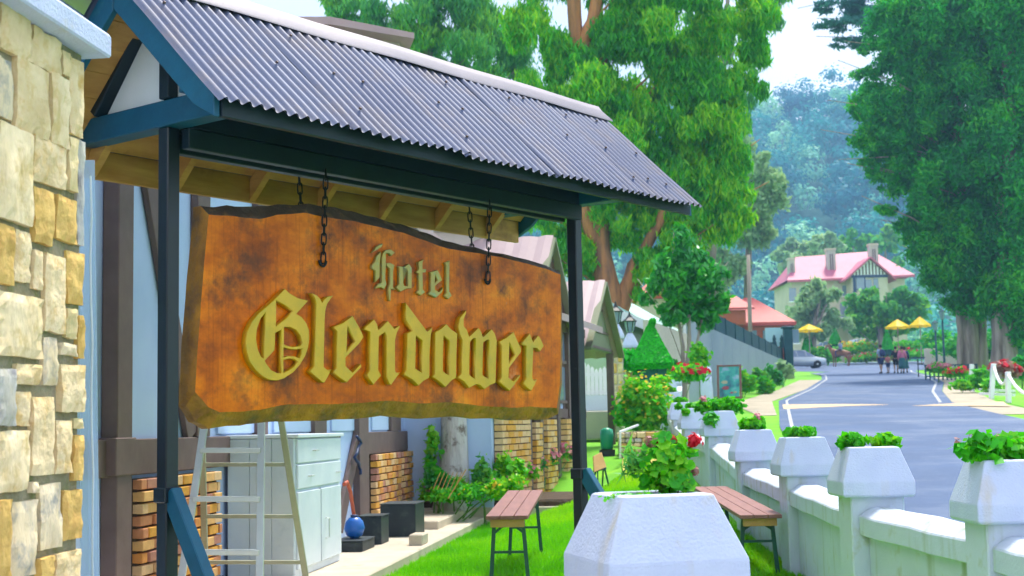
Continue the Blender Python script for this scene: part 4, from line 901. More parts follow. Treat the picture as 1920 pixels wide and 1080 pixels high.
tree('eucalyptus_tree', 'tall eucalyptus with peeling orange bark rising behind the shelter roof', 45,
     [[(1150, 690, 34), (1148, 590, 27), (1128, 470, 20), (1115, 380, 17), (1098, 230, 15), (1082, 90, 14), (1072, -40, 12), (1060, -160, 8)], [(1160, 590, 18), (1190, 500, 13), (1235, 420, 9), (1262, 330, 8)], [(1085, 100, 15), (1110, 40, 12), (1130, -60, 10)], [(1140, 540, 16), (1105, 420, 14), (1085, 330, 10)]],
     [(1000, 70, 80), (1035, 190, 75), (1110, 175, 85), (1170, 80, 60), (1230, 60, 80), (1270, 150, 80), (1130, 260, 85), (1220, 240, 95), (1320, 230, 85), (1190, 330, 90), (1290, 330, 85), (1350, 300, 70), (1090, 330, 60), (1330, 40, 70, 60), (1420, 20, 55, 50), (1400, 80, 45, 60), (1390, 170, 45, 60), (1110, 420, 50), (1215, 420, 70), (1000, -60, 90), (1180, -70, 100), (1320, -60, 90), (1380, 390, 50, 60), (1050, 420, 50), (1060, 500, 45), (1250, 500, 60, 50), (1100, 480, 40), (1090, 560, 40), (1215, 520, 45), (1080, 110, 60), (1150, -10, 60), (1060, 290, 70), (1380, 300, 45), (1300, 450, 50), (1170, 180, 70), (1250, 330, 80), (1160, 380, 60), (1330, 370, 60), (1200, 0, 70), (1290, 90, 60), (1070, 250, 60), (1120, 90, 45), (1340, 140, 60)],
     250000, .27, M['euc'], M['bark'], .22, .65, .3, cvar=.45, limbp=.4)
tree('eucalyptus_tree', 'loose pale eucalyptus crown above the left end of the shelter ridge', 58,
     [[(820, 560, 16), (815, 300, 14), (800, 100, 11), (780, -40, 8)]],
     [(690, 30, 85, 50), (640, 20, 50, 35), (770, 60, 85, 60), (850, 30, 90, 70), (870, 120, 80, 60), (940, 70, 80), (800, -60, 110), (960, 150, 60), (720, 85, 60, 30), (660, 90, 50, 30), (900, 200, 80, 60), (980, 270, 80, 60), (1010, 380, 70, 60)],
     70000, .34, M['euc_pale'], M['bark_grey'], .2, .7, .3)
tree('slender_tree', 'slim tree with two bare grey stems right of the shelter roof', 55,
     [[(1316, 560, 9), (1312, 470, 8), (1318, 400, 6)], [(1334, 560, 8), (1336, 470, 7), (1345, 400, 5)]], [(1310, 375, 45), (1355, 340, 50), (1285, 420, 40), (1370, 400, 35), (1340, 300, 50)], 16000, .3, M['euc'], M['bark_grey'], .4, .4, .35)
tree('grey_green_tree', 'hazy grey green tree between the eucalyptus and the wooded hill', 114,
     [[(1400, 640, 8), (1405, 450, 6), (1410, 320, 4)]], [(1405, 300, 50), (1435, 350, 50, 45), (1390, 400, 60), (1430, 430, 35), (1375, 480, 50), (1330, 520, 40)], 26000, .46, M['greyleaf'], M['bark_grey'], .5, .3, .35)
tree('small_garden_tree', 'small dark glossy garden tree on thin stems behind the clipped cone', 33,
     [[(1283, 720, 5), (1280, 650, 4), (1270, 590, 3)], [(1286, 720, 5), (1292, 650, 4), (1292, 590, 3)], [(1290, 720, 4), (1303, 660, 3), (1316, 600, 2)]],
     [(1270, 470, 50), (1300, 510, 50), (1245, 535, 35), (1290, 560, 55, 45), (1335, 560, 38), (1262, 590, 32, 26), (1215, 560, 18, 14), (1320, 600, 30, 22), (1285, 520, 60), (1345, 520, 30), (1285, 690, 28, 20)], 13000, .2, M['glossy'], M['bark_grey'], .38, .3, .3)
CY1 = [(1760, 50, 105), (1690, 170, 85), (1655, 280, 60), (1720, 270, 90), (1800, 190, 115), (1735, 370, 50), (1790, 330, 110), (1775, 450, 75), (1765, 515, 40), (1800, 540, 60, 50), (1650, 230, 50), (1800, -50, 120), (1690, 60, 75), (1800, 440, 90), (1720, 430, 40), (1640, 325, 22, 18), (1765, 360, 80), (1700, 240, 80), (1760, 140, 90), (1830, 300, 90), (1830, 80, 90), (1840, 500, 70), (1790, 500, 60), (1680, 330, 40), (1640, 190, 45), (1600, 262, 18, 10), (1608, 205, 22, 12), (1622, 140, 26, 14), (1625, 305, 20, 10), (1690, 425, 20, 12), (1662, 395, 22, 12), (1630, 90, 25, 14), (1716, 475, 20, 12)]
CY2 = [(1890, 110, 110), (1880, 300, 110), (1860, 430, 100), (1915, 550, 70), (1900, -20, 115), (1960, 220, 110), (1960, 420, 110), (1850, 560, 55, 45), (1940, 620, 60, 45), (1900, 380, 90), (1900, 200, 90), (1890, 500, 80), (1850, 20, 80)]
tree('cypress_tree', 'huge dark cypress with fluted pale trunks overhanging the road', 72,
     [[(1822, 700, 16), (1822, 600, 14), (1815, 450, 12), (1790, 200, 10), (1780, -60, 6)], [(1803, 700, 8), (1800, 600, 7), (1795, 480, 6)], [(1838, 700, 10), (1842, 600, 9), (1838, 470, 7)], [(1812, 690, 9), (1808, 600, 8), (1805, 500, 6)]], CY1, 220000, .29, M['cyp'], M['bark_grey'], .3, .35, .4, depth=.9, clump=26, kr=(.14, .38), cvar=.5, jit=1.0, lk=.3)
tree('cypress_tree', 'massive single trunked cypress at the right edge of the photo', 70,
     [[(1880, 705, 27), (1880, 600, 24), (1884, 450, 20), (1890, 200, 14), (1895, -60, 8)]], CY2, 140000, .29, M['cyp'], M['bark_grey'], .3, .35, .4, depth=.9, clump=26, kr=(.14, .38), cvar=.5, jit=1.0, lk=.3)
tree('blue_conifer', 'dark blue conifer with layered branches against the sky at the top', 96,
     [[(1840, 640, 10), (1800, 200, 8), (1760, -120, 4)]], [(1560, 12, 36, 10), (1610, 10, 60, 14), (1590, 45, 55, 11), (1640, 50, 55, 14), (1590, 80, 42, 10), (1650, 85, 50, 14), (1680, 20, 60, 20), (1620, -40, 80, 20), (1690, 110, 50, 18), (1640, 130, 35, 9), (1660, -90, 70, 24)], 14000, .42, M['conif'], M['bark_grey'], .35, .15, .3, limbs=True, lk=.12)
tree('round_tree', 'grey green willowy tree in front of the pink roofed hotel', 128,
     [[(1525, 660, 5), (1528, 600, 4), (1540, 550, 3)], [(1528, 620, 3), (1550, 570, 2)]], [(1510, 585, 32), (1550, 572, 36, 32), (1528, 550, 26), (1495, 605, 26), (1575, 605, 26, 22), (1525, 612, 36, 28)], 5200, .62, M['greyleaf'], M['bark_grey'], .5, .4, .4)
tree('round_tree', 'bushy mid green tree covering the right half of the hotel front', 132,
     [[(1650, 660, 5), (1652, 590, 4)]], [(1620, 570, 35), (1660, 565, 34, 26), (1695, 570, 36), (1640, 600, 45, 35), (1690, 600, 40, 30), (1720, 580, 30), (1600, 610, 20)], 7500, .62, M['euc_pale'], M['bark_grey'], .55, .2, .45)
for k, (u, v, r, Y, lm, lab) in enumerate(((1540, 462, 42, 215, 'greyleaf', 'pale rounded tree showing over the left hotel roof'), (1600, 455, 40, 225, 'euc_pale', 'rounded tree between the two hotel chimneys'), (1490, 470, 40, 220, 'greyleaf', 'pale rounded tree at the left end of the hotel roof'), (1660, 452, 36, 230, 'euc_pale', 'rounded tree right of the right hotel chimney'))):
    tree('background_tree', lab, Y, [[(u, v + 120, 3), (u, v, 2)]], [(u - r * .4, v + 5, r * .6), (u + r * .4, v + 8, r * .55), (u, v - 8, r * .6), (u, v + 30, r * .8)], 2200, 1.1, M[lm], M['bark_grey'], .7, .1, .5, limbs=False, clump=4)
tree('weeping_eucalyptus', 'airy weeping eucalyptus sprays against the sky right of the orange trunk', 62,
     [[(1328, 640, 6), (1330, 400, 6), (1345, 200, 5), (1370, -60, 3)]], [(1440, 20, 40, 40), (1465, -20, 40, 40), (1415, 90, 35, 50), (1395, 160, 35, 50), (1370, 60, 45, 60), (1350, 150, 40, 50), (1385, 240, 30, 50), (1300, 20, 40, 50)], 15000, .34, M['euc_pale'], M['bark_grey'], .22, .9, .2, shell=.2)
# pale trunk with climbers in the flower bed
pt = gu(840, 17.0); tr_ = thing('old_trunk', 'thick pale old tree trunk standing in the flower bed', 'tree', pt)
MB().tube([pt + V((0, 0, -.3)), pt + V((.0, 0, .12)), pt + V((.03, 0, .5)), pt + V((.05, 0, 1.0)), pt + V((.05, 0, 2.0)), pt + V((.1, 0, 3.2))], [.30, .24, .185, .165, .15, .13], 14, wob=.08).build('trunk', M['bark_pale'], tr_, smooth=True)
leaves('climber', M['bush'], tr_, [tuple(pt + V((-.22, -.1, 1.0))), tuple(pt + V((-.25, -.05, .7)))], [(.1, .1, .2), (.08, .08, .2)], 260, .09, .6, .3, .4, .2)
pt = gu(893, 17.6); tr_ = thing('brown_stump', 'ragged brown stump covered with creepers beside the pale trunk', 'tree', pt)
MB().tube([pt + V((0, 0, -.3)), pt + V((0, 0, .3)), pt + V((-.04, 0, .8)), pt + V((.03, 0, 1.6)), pt + V((0, 0, 2.6))], [.2, .15, .14, .12, .1], 10, wob=.15).build('trunk', M['bark'], tr_, smooth=True)
leaves('creeper', M['bush'], tr_, [tuple(pt + V((.05, -.15, 1.0))), tuple(pt + V((.2, -.1, .8))), tuple(pt + V((-.1, -.15, 1.2)))], [(.2, .1, .3), (.12, .1, .25), (.15, .1, .2)], 600, .09, .6, .3, .4, .2)
# ------------------------------------------------------------------ lawn blades, flower beds and shrubs
nb = 70000; bx = RNG.uniform(-1.7, 2.0, nb * 2); by = 9.2 + 16 * RNG.random(nb * 2) ** 1.5
aa = (bx - HO.x) * HE.x + by * HE.y; bb_ = (bx - HO.x) * HM.x + by * HM.y
ok = (bb_ > np.where(aa < 17.4, 1.06, .9)) & ~((aa > 17.2) & (bb_ < 2.3 + .12 * (aa - 17)) ); bx, by = bx[ok][:nb], by[ok][:nb]; nb = len(bx)
bz = np.array([ground(a, b) for a, b in zip(bx, by)]); an = RNG.uniform(0, 6.28, nb); hh = .022 + .035 * RNG.random(nb); wd = .004 + .0004 * by
v = np.empty((nb, 3, 3)); dx, dy = np.cos(an) * wd, np.sin(an) * wd; lx, ly = RNG.normal(0, .016, nb), RNG.normal(0, .016, nb)
v[:, 0] = np.stack([bx - dx, by - dy, bz - .004], 1); v[:, 1] = np.stack([bx + dx, by + dy, bz - .004], 1); v[:, 2] = np.stack([bx + lx, by + ly, bz + hh], 1)
M['blade'] = leafmat('lawn_blades', (.10, .44, .002), (.18, .58, .002), (.34, .68, .004), .45, .02)
stuff(tag(quads('lawn_grass', v.reshape(-1, 3), np.arange(nb * 3).reshape(nb, 3), np.repeat(np.clip(.5 + .9 * np.array([mnoise.noise(V((a * 1.1, b * .8, 0))) for a, b in zip(bx, by)]) + .35 * (RNG.random(nb) - .5), 0, 1), 3), M['blade'], None), 'short bright green grass of the lawn', 'grass'))

def bush(name, lab, cat, cen, rad, n, size, lm, flowers=None, group=None, base=None, aspect=.6, droop=0, stems=4):
    c0 = V(cen[0]); b = V(base) if base is not None else G(c0.x, c0.y)
    t = thing(name, lab, cat, b, group)
    leaves('foliage', M[lm], t, cen, rad, n, size, aspect, droop, .4, .35)
    s = MB()
    for k in range(stems): s.tube([b + V((random.uniform(-.05, .05), 0, -.05)), b.lerp(V(cen[k % len(cen)]), .6), V(cen[k % len(cen)])], [.012, .009, .005], 5)
    s.build('stem', M['stem'], t)
    if flowers:
        fm, fn, fs = flowers; cc, rr = np.array(cen), np.array(rad)
        fo = leaves('flowers', M[fm], t, cc + np.array([0, 0, .1]) * rr.max(1)[:, None], rr * 1.05, fn, fs, .95, 0, .6, .85, under=.15); stuff(fo)
    return t
def bl(u, v, Y, ru, rv=None): return tuple(spot(u, v, Y)), (px(ru, Y), px(ru, Y), px(rv or ru, Y))
def bl2(*a): q = [bl(*x) for x in a]; return [x[0] for x in q], [x[1] for x in q]
# soil bed in front of the pale trunk
struct(MB(HFR).box((17.32, .12, .3), (19.3, 2.2, .68)).build('flower_bed', M['soil'], None, bevel=.03))
tag(MB(HFR).box((17.22, .15, .3), (17.30, 2.0, .60)).build('bed_edging', M['concrete'], None, bevel=.01), 'weathered edging strip along the front of the flower bed', 'edging')
for (lab, args, n, sz, lm, fl) in (
    ('dark green spiky clump at the foot of the pale trunk', [(815, 895, 16.4, 14, 18), (830, 905, 16.4, 12, 14)], 500, .16, 'glossy', None),
    ('low weedy greenery along the front of the flower bed', [(830, 930, 16.2, 30, 14), (880, 925, 16.2, 35, 18), (930, 918, 16.2, 30, 20), (965, 905, 16.2, 22, 16)], 1500, .07, 'bush', ('flower_yel', 30, .05)),
    ('feathery green shrub before the brick pillars', [(945, 880, 17.0, 20, 26), (970, 885, 17.0, 18, 22)], 900, .09, 'bush', None),
    ('tall pale leafed shrub under the middle of the sign', [(905, 890, 16.6, 18, 30)], 420, .08, 'euc_pale', None),
    ('pink flowering bed plants along the far brick wall', [(1010, 868, 19.2, 14, 14), (1030, 858, 19.8, 16, 16), (1052, 848, 20.6, 16, 16), (1072, 850, 21.0, 12, 12)], 900, .07, 'euc_pale', ('flower_pink', 420, .06)),
    ('short pink and green clump left of the pink bed', [(990, 885, 18.4, 18, 14)], 400, .07, 'bush', ('flower_pink', 60, .05))):
    c, r = bl2(*args); bush('bed_plants', lab, 'plants', c, r, n, sz, lm, fl, 'flower bed plants')
c, r = bl2((805, 840, 18.6, 14, 40), (870, 830, 18.4, 18, 45), (900, 850, 18.2, 18, 36), (915, 820, 18.6, 14, 40), (880, 890, 17.6, 20, 20))
bush('wall_creeper', 'dark creeper mass behind the pale trunk and the stump', 'plants', c, r, 2600, .10, 'glossy')
c, r = bl2((850, 912, 16.6, 28, 16), (910, 900, 16.8, 28, 18), (800, 920, 16.6, 16, 20), (960, 895, 17, 20, 18))
bush('bed_plants', 'bright grassy tuft filling the flower bed around the pale trunk', 'plants', c, r, 2600, .10, 'bush', ('flower_pink', 40, .04), 'flower bed plants', aspect=.18, droop=.0)
sk = thing('dry_stalks', 'fan of dry yellow stalks leaning in front of the pale trunk', 'plant', gu(825, 16))
for k in range(6): MB().bar(spot(812 + 8 * k, 918, 16), spot(826 + 8 * k, 885, 16), .008, .008).build('stalk', M['bench_edge'], sk)
MB().bar(spot(840, 935, 15.9), spot(874, 880, 15.9), .012, .012).build('stick', M['bench_edge'], sk)
# shrubs and hedges beyond the lawn
c, r = bl2((1195, 745, 25, 34, 36), (1225, 760, 25, 32, 40), (1175, 775, 25, 26, 26), (1215, 785, 25, 34, 24), (1240, 730, 26, 20, 30))
bush('flowering_shrub', 'big yellow and orange flowering shrub at the end of the lawn', 'shrub', c, r, 4200, .12, 'bush', ('flower_yel', 300, .065))
c, r = bl2((1175, 675, 31, 26, 16), (1160, 668, 31, 22, 14), (1250, 700, 31, 26, 16), (1205, 685, 31, 30, 14))
bush('hedge', 'dark hedge under the clipped cone', 'hedge', c, r, 2200, .14, 'hedge')
c, r = bl2((1265, 700, 31, 26, 14), (1300, 700, 31, 26, 16), (1240, 705, 31, 16, 12))
bush('flowering_shrub', 'green shrub with coral flowers behind the far wall pillars', 'shrub', c, r, 1600, .12, 'bush', ('flower_red', 70, .13))
c, r = bl2((1310, 670, 32, 18, 24),)
bush('shrub', 'light green shrub in front of the grey panel wall', 'shrub', c, r, 800, .13, 'bush')
for (u, v, ru, Y, lm, lab) in ((1398, 715, 18, 50, 'bush', 'light green verge shrub next to the advertising board'), (1425, 712, 20, 54, 'euc_pale', 'second verge shrub from the advertising board, pale striped'), (1450, 706, 17, 58, 'glossy', 'third verge shrub from the advertising board, dark'), (1472, 694, 15, 62, 'greyleaf', 'tallest yellowish verge shrub beside the dark gate'), (1436, 722, 12, 53, 'bush', 'low shrub on the verge in front of the pale striped one')):
    c, r = bl2((u - 6, v, Y, ru * .6, ru), (u + 6, v + 4, Y, ru * .6, ru * .8)); bush('verge_shrub', lab, 'shrub', c, r, 900, .28, lm, None, 'shrubs on the left verge')
# clipped cones
def cone(lab, u, vtop, vbot, half, Y, n=6000, size=.11, curl=False, m='hedge'):
    b = spot(u, vbot, Y); h = px(vbot - vtop, Y); R = px(half, Y); t = thing('topiary_cone', lab, 'topiary', b, 'clipped cones')
    k = RNG.random(n); k = 1 - np.sqrt(1 - k) if not curl else k ** 1.3; an = RNG.uniform(0, 6.28, n)
    rr = R * ((1 - k) if not curl else np.where(k < .12, .85 + k * 1.25, np.clip(1.14 * (1 - k) ** 1.05, .10, 1))) * RNG.uniform(.86, 1.03, n)
    cx = np.where(k > .85, (k - .85) * h * .35, 0) if curl else 0
    p = np.stack([b.x + rr * np.cos(an) + cx, b.y + rr * np.sin(an), b.z + k * h], 1)
    nr = np.stack([np.cos(an), np.sin(an), np.full(n, .5)], 1) + unit(n) * .5; nr /= np.linalg.norm(nr, axis=1)[:, None]; ax = np.cross(nr, unit(n)); ax /= np.linalg.norm(ax, axis=1)[:, None]; sd = np.cross(nr, ax)
    v = np.empty((n, 4, 3)); v[:, 0] = p - ax * size / 2; v[:, 1] = p + sd * size * .35; v[:, 2] = p + ax * size / 2; v[:, 3] = p - sd * size * .35
    quads('foliage', v.reshape(-1, 3), np.arange(n * 4).reshape(n, 4), np.repeat(RNG.random(n), 4), M[m], t)
    MB().lathe([(R * .5, -.6), (R * .72, .02), (R * .45, h * .4), (R * .15, h * .8)], b, 10).build('core', M['hillfloor'], t); return t
cone('large clipped green cone with curled tip by the garden gate', 1222, 600, 690, 40, 29, 9000, .12, True)
cone('small clipped cone under the left yellow parasol', 1515, 618, 660, 13, 128, 1600, .3)
cone('small clipped cone between the hotel and the right parasols', 1664, 618, 655, 12, 128, 1600, .3)
cone('small blurred cone behind the horse rider', 1566, 612, 645, 13, 136, 1400, .3)

# ------------------------------------------------------------------ far wing with gables, left of the lawn
GO = V((.46, 20, 0)); GD = V((.2425, .9701, 0)); GM = V((.9701, -.2425, 0)); GF = (GO, GD, GM, ZZ)
gm = lambda: MB(GF)
def gA(u):                                     # along-facade coordinate of photo column u
    return (onplane(u, 800, GO, GM) - GO).dot(GD)
WE = 2.75
wg = thing('garden_wing', 'far wing with two gabled porches, brick bases and brown posts', 'building', GO + ZZ * ground(GO.x, GO.y))
gm().box((gA(921), -3.0, .4), (WE, 0, 3.3)).build('wall', M['plaster'], wg)
gm().box((gA(921), .002, 1.68), (WE - .02, .05, 1.82)).build('sill_beam', M['timber'], wg)
for (u0, u1) in ((925, 980), (990, 1003), (1012, 1031), (1050, 1074)):
    a0, a1 = gA(u0), gA(u1); z0, z1 = ground(*(GO + GD * a0).xy) - .2, 1.68
    gm().box((a0 + .01, .003, z0), (a1 - .01, .085, z1)).build('mortar_bed', M['soil'], wg)
    mbs = [gm() for _ in range(3)]; nr = int((z1 - z0) / .082)
    for r_ in range(nr):
        a = a0 - (.12 if r_ % 2 else 0)
        while a < a1 - .03:
            q0, q1 = max(a, a0) + .006, min(a + .235, a1) - .006
            if q1 - q0 > .03: random.choice(mbs).box((q0, .01, z0 + r_ * .082 + .007), (q1, .11 + random.uniform(-.006, .006), z0 + (r_ + 1) * .082 - .007))
            a += .235
    for k, q in enumerate(mbs):
        if q.v: stuff(q.build('bricks', BRICKS[(k * 2 + 1) % 6], wg))
for u in (985, 1007, 1040, 1062): gm().box((gA(u) - .08, .004, .5), (gA(u) + .08, .075, 3.3)).build('timber_post', M['timber'], wg)
for (u0, u1) in ((1044, 1058), (1078, 1092)):
    for z0, z1 in ((1.95, 2.45), (2.55, 2.95)):
        wn = gm().box((gA(u0), .006, z0), (gA(u1), .03, z1)).build('window', M['glass'], wg); gm().box((gA(u0) - .04, .004, z0 - .05), (gA(u1) + .04, .05, z0 - .005)).build('sill', M['timber'], wn)
gm().box((gA(940), .0, 2.98), (WE - .02, .06, 3.12)).build('wall_plate', M['timber'], wg)
gm().prism([(gA(930), .35, 3.05), (gA(930), -3.0, 4.4), (gA(930), -3.0, 4.5), (gA(930), .35, 3.15)], (WE - gA(930), 0, 0)).build('roof', M['palepink_roof'], wg)
def gable(am, hw, zb, zt, b1, back):
    # face at b1, apex at am, ridge running back into the roof
    r = gm()
    for sg in (-1, 1):
        rows = []
        for k in range(29):
            b = b1 + .15 - (b1 + .15 + back) * k / 28; dz = .012 * math.sin(k * 2.2)
            rows.append([(am + sg * (hw + .15) * q, b, zt + .05 - (zt - zb + .12) * q + dz) for q in (0, .5, 1)])
        r.loft(rows, cap=False, closed=False)
    ro = r.build('porch_roof', M['palepink_roof'], wg)
    gm().prism([(am - hw, b1 - .06, zb), (am + hw, b1 - .06, zb), (am, b1 - .06, zt)], (0, .05, 0)).build('gable_face', M['olive'], wg)
    for z in (zb + .04, zb + (zt - zb) * .28, zb + (zt - zb) * .62):
        k = (zt - z) / (zt - zb) * hw - .05; gm().box((am - k, b1 - .008, z - .022), (am + k, b1 + .012, z + .022)).build('rail', M['timber'], wg)
    for sg in (-1, 1): gm().bar((am + sg * (hw + .15), b1 + .13, zb - .06), (am, b1 + .13, zt + .0), .05, .11, (0, 1, 0)).build('bargeboard', M['olive'], wg)
    for sg in (-1, 1): gm().box((am + sg * hw - .06, b1 - .12, .8), (am + sg * hw + .06, b1 - .0, zb)).build('porch_post', M['timber'], wg)
aA = (spot(1119, 538, 24) - GO).dot(GD); gable(aA, 1.45, 2.86, 4.02, (spot(1119, 538, 24) - GO).dot(GM), 2.5)
aB = (spot(1019, 446, 20) - GO).dot(GD); gable(aB, 1.2, 3.05, 4.27, (spot(1019, 446, 20) - GO).dot(GM), 3.0)
# pale gable peeking between the chains, nearer part of the wing
q0 = spot(905, 432, 20.2); fr = (V((q0.x, q0.y, 0)), V((.97, .24, 0)), V((-.24, .97, 0)), ZZ)
wl2 = thing('porch_roof_end', 'pale soffit and grey roof end between the chains above the sign', 'roof', (q0.x, q0.y, ground(q0.x, q0.y)))
MB(fr).prism([(-1.9, 0, q0.z + .45), (.0, 0, q0.z + .03), (.0, 0, q0.z - .02), (-1.9, 0, q0.z - .02)], (0, 1.2, 0)).build('soffit', M['white_paint'], wl2)
MB(fr).prism([(-1.5, .06, q0.z - .03), (.16, .06, q0.z - .03), (.24, .06, q0.z - .35), (-1.5, .06, q0.z - .35)], (0, 1.0, 0)).build('roof_face', M['stonewall'], wl2)
MB(fr).bar((.0, -.02, q0.z + .03), (.24, -.02, q0.z - .45), .05, .10, (0, 1, 0)).build('bargeboard', M['olive'], wl2)
MB(fr).box((-1.4, .3, ground(q0.x, q0.y) - .2), (.2, .5, q0.z - .351)).build('wall', M['plaster'], wl2)

# ------------------------------------------------------------------ garden gate, lantern pillars and small garden things
gz = spot(1120, 765, 27); gt_ = thing('garden_gate', 'white picket gate under the right porch gable', 'gate', (gz.x, gz.y, gz.z))
W_ = px(46, 27); H_ = px(78, 27)
for k in range(7):
    x = gz.x - W_ / 2 + W_ * k / 6; hh_ = H_ * (1 - .10 * (k / 6) + .12 * abs(k - 3) / 3)
    MB().prism([(x - .035, gz.y, gz.z + .25), (x + .035, gz.y, gz.z + .25), (x + .035, gz.y, gz.z + hh_ - .05), (x, gz.y, gz.z + hh_), (x - .035, gz.y, gz.z + hh_ - .05)], (0, .025, 0)).build('picket', M['white_paint'], gt_)
for zz_ in (.27, .62): MB().box((gz.x - W_ / 2, gz.y + .027, gz.z + zz_), (gz.x + W_ / 2, gz.y + .06, gz.z + zz_ + .07)).build('rail', M['white_paint'], gt_)
MB().box((gz.x - W_ / 2, gz.y - .01, gz.z - .05), (gz.x + W_ / 2, gz.y + .03, gz.z + .245)).build('kick_board', M['grey_board'], gt_)
MB().box((gz.x + W_ / 2 + .01, gz.y - .02, gz.z - .05), (gz.x + W_ / 2 + .08, gz.y + .05, gz.z + H_ * .9)).build('gate_post', M['white_paint'], gt_)
tag(MB().box((gz.x - W_ * .9, gz.y - .7, gz.z - .6), (gz.x + W_ * .9, gz.y - .02, gz.z - .06)).build('gate_step', M['stonewall'], None, bevel=.02), 'dark stone step below the white picket gate', 'step')
for (u, vc, Y, lab) in ((1155, 608, 30, 'left stone pillar with white pyramid cap and black lantern by the gate'), (1181, 625, 31.5, 'right stone pillar with white pyramid cap and black lantern behind the hedge')):
    b = spot(u, vc, Y); g = ground(b.x, b.y); t = thing('lantern_pillar', lab, 'pillar', (b.x, b.y, g), 'lantern pillars'); w_ = px(11, Y); wc = px(14, Y); hc = px(28, Y)
    MB().box((b.x - w_, b.y - w_, g - .1), (b.x + w_, b.y + w_, b.z - hc)).build('shaft', M['cream'], t, bevel=.02)
    for r_ in range(6):
        for sx in (-1, 1):
            zz_ = b.z - hc - .02 - (r_ + 1) * .24; MB().box((b.x + (0 if sx > 0 else -w_) + .01 * (r_ % 2), b.y - w_ - .03, zz_), (b.x + (w_ if sx > 0 else 0) - .02, b.y - w_ + .03, zz_ + .21)).build('stone', STONES[(r_ * 2 + sx) % 6], t, bevel=.02)
    q = lambda h, z: [(b.x - h, b.y - h, z), (b.x + h, b.y - h, z), (b.x + h, b.y + h, z), (b.x - h, b.y + h, z)]
    MB().loft([q(wc, b.z - hc), q(wc * 1.02, b.z - hc + .06), q(wc * .8, b.z - hc * .5), q(wc * .35, b.z)]).build('cap', M['white'], t, bevel=.01)
    ln = MB().lathe([(.03, 0), (.05, .02), (.09, .05), (.13, .26)], b, 6).build('lantern', M['glass'], t)
    MB().lathe([(.16, .26), (.17, .28), (.07, .36), (.03, .42), (.01, .5)], b, 6).build('lantern_roof', M['black_metal'], ln)
    for k in range(6):
        a = k * math.pi / 3; MB().bar(b + V((.09 * math.cos(a), .09 * math.sin(a), .04)), b + V((.14 * math.cos(a), .14 * math.sin(a), .27)), .015, .015).build('lantern_bar', M['black_metal'], ln)
st = spot(1325, 735, 38); su = thing('white_finial_post', 'white post with rounded finial next to the advertising board', 'post', (st.x, st.y, ground(st.x, st.y)))
MB().lathe([(px(13, 38), -1.0), (px(12, 38), .05), (px(10, 38), .3), (px(10, 38), .42)], st, 12).build('shaft', M['white'], su, smooth=True)
MB().lathe([(px(7, 38), .42), (px(10, 38), .48), (px(11, 38), .58), (px(8, 38), .68), (.02, .72)], st, 12).build('finial', M['white'], su, smooth=True)
# advertising board on the verge
ab = gspot(1368, 750); fr = (ab, V((.97, -.24, 0)), V((.24, .97, 0)), ZZ); hA, wA = px(66, ab.y), px(42, ab.y)
m_, n_, o_ = newmat('landscape_print'); p_ = n_.nodes.new('ShaderNodeBsdfPrincipled'); p_.inputs['Roughness'].default_value = .4; n_.links.new(p_.outputs[0], o_.inputs[0])
t_ = n_.nodes.new('ShaderNodeTexCoord'); ni = n_.nodes.new('ShaderNodeTexNoise'); ni.inputs['Scale'].default_value = 3.2; ni.inputs['Detail'].default_value = 6; n_.links.new(t_.outputs['Object'], ni.inputs['Vector'])
r_ = n_.nodes.new('ShaderNodeValToRGB'); e_ = r_.color_ramp.elements; e_[0].position = .35; e_[0].color = (.02, .10, .20, 1); e_[1].position = .68; e_[1].color = (.35, .55, .62, 1)
for ps, c in ((.47, (.03, .32, .35, 1)), (.55, (.05, .42, .38, 1)), (.61, (.22, .42, .6, 1))): x = e_.new(ps); x.color = c
n_.links.new(ni.outputs['Fac'], r_.inputs['Fac']); n_.links.new(r_.outputs[0], p_.inputs['Base Color'])
at_ = thing('advertising_board', 'leaning brown framed board with a blue landscape print on the verge', 'board', ab)
MB(fr).prism([(-wA / 2 + .05, 0, .1), (wA / 2 - .05, 0, .1), (wA / 2 - .05, .22, hA - .06), (-wA / 2 + .05, .22, hA - .06)], (0, .03, 0)).build('print_panel', m_, at_)
for p0, p1 in (((-wA / 2, 0, 0), (-wA / 2, .24, hA)), ((wA / 2, 0, 0), (wA / 2, .24, hA)), ((-wA / 2, .015, .08), (wA / 2, .015, .08)), ((-wA / 2, .235, hA - .03), (wA / 2, .235, hA - .03)), ((-wA / 2 + .1, .9, 0), (-wA / 2 + .1, .26, hA))):
    MB(fr).bar(p0, p1, .07, .06).build('frame', M['bench_top'], at_)
for (x, z, r0, m) in ((-.13, .42, .11, 'flower_pink'), (-.16, .62, .10, 'cream'), (.2, .27, .05, 'cream'), (.08, .25, .05, 'flower_pink')):
    MB(fr).lathe([(r0, -.004), (r0, .004)], (0, 0, 0), 10)
    mbq = MB((fr[0] + fr[1] * x + fr[2] * (.22 * (z - .1) / (hA - .16) - .018) + ZZ * z, fr[1], ZZ, fr[2])).loft([[(r0 * math.cos(k * .628) * (1.25 if k % 2 else 1), r0 * .6 * math.sin(k * .628), 0) for k in range(10)], [(r0 * math.cos(k * .628), r0 * .6 * math.sin(k * .628), .008) for k in range(10)]]); mbq.build('printed_figure', M[m], at_)
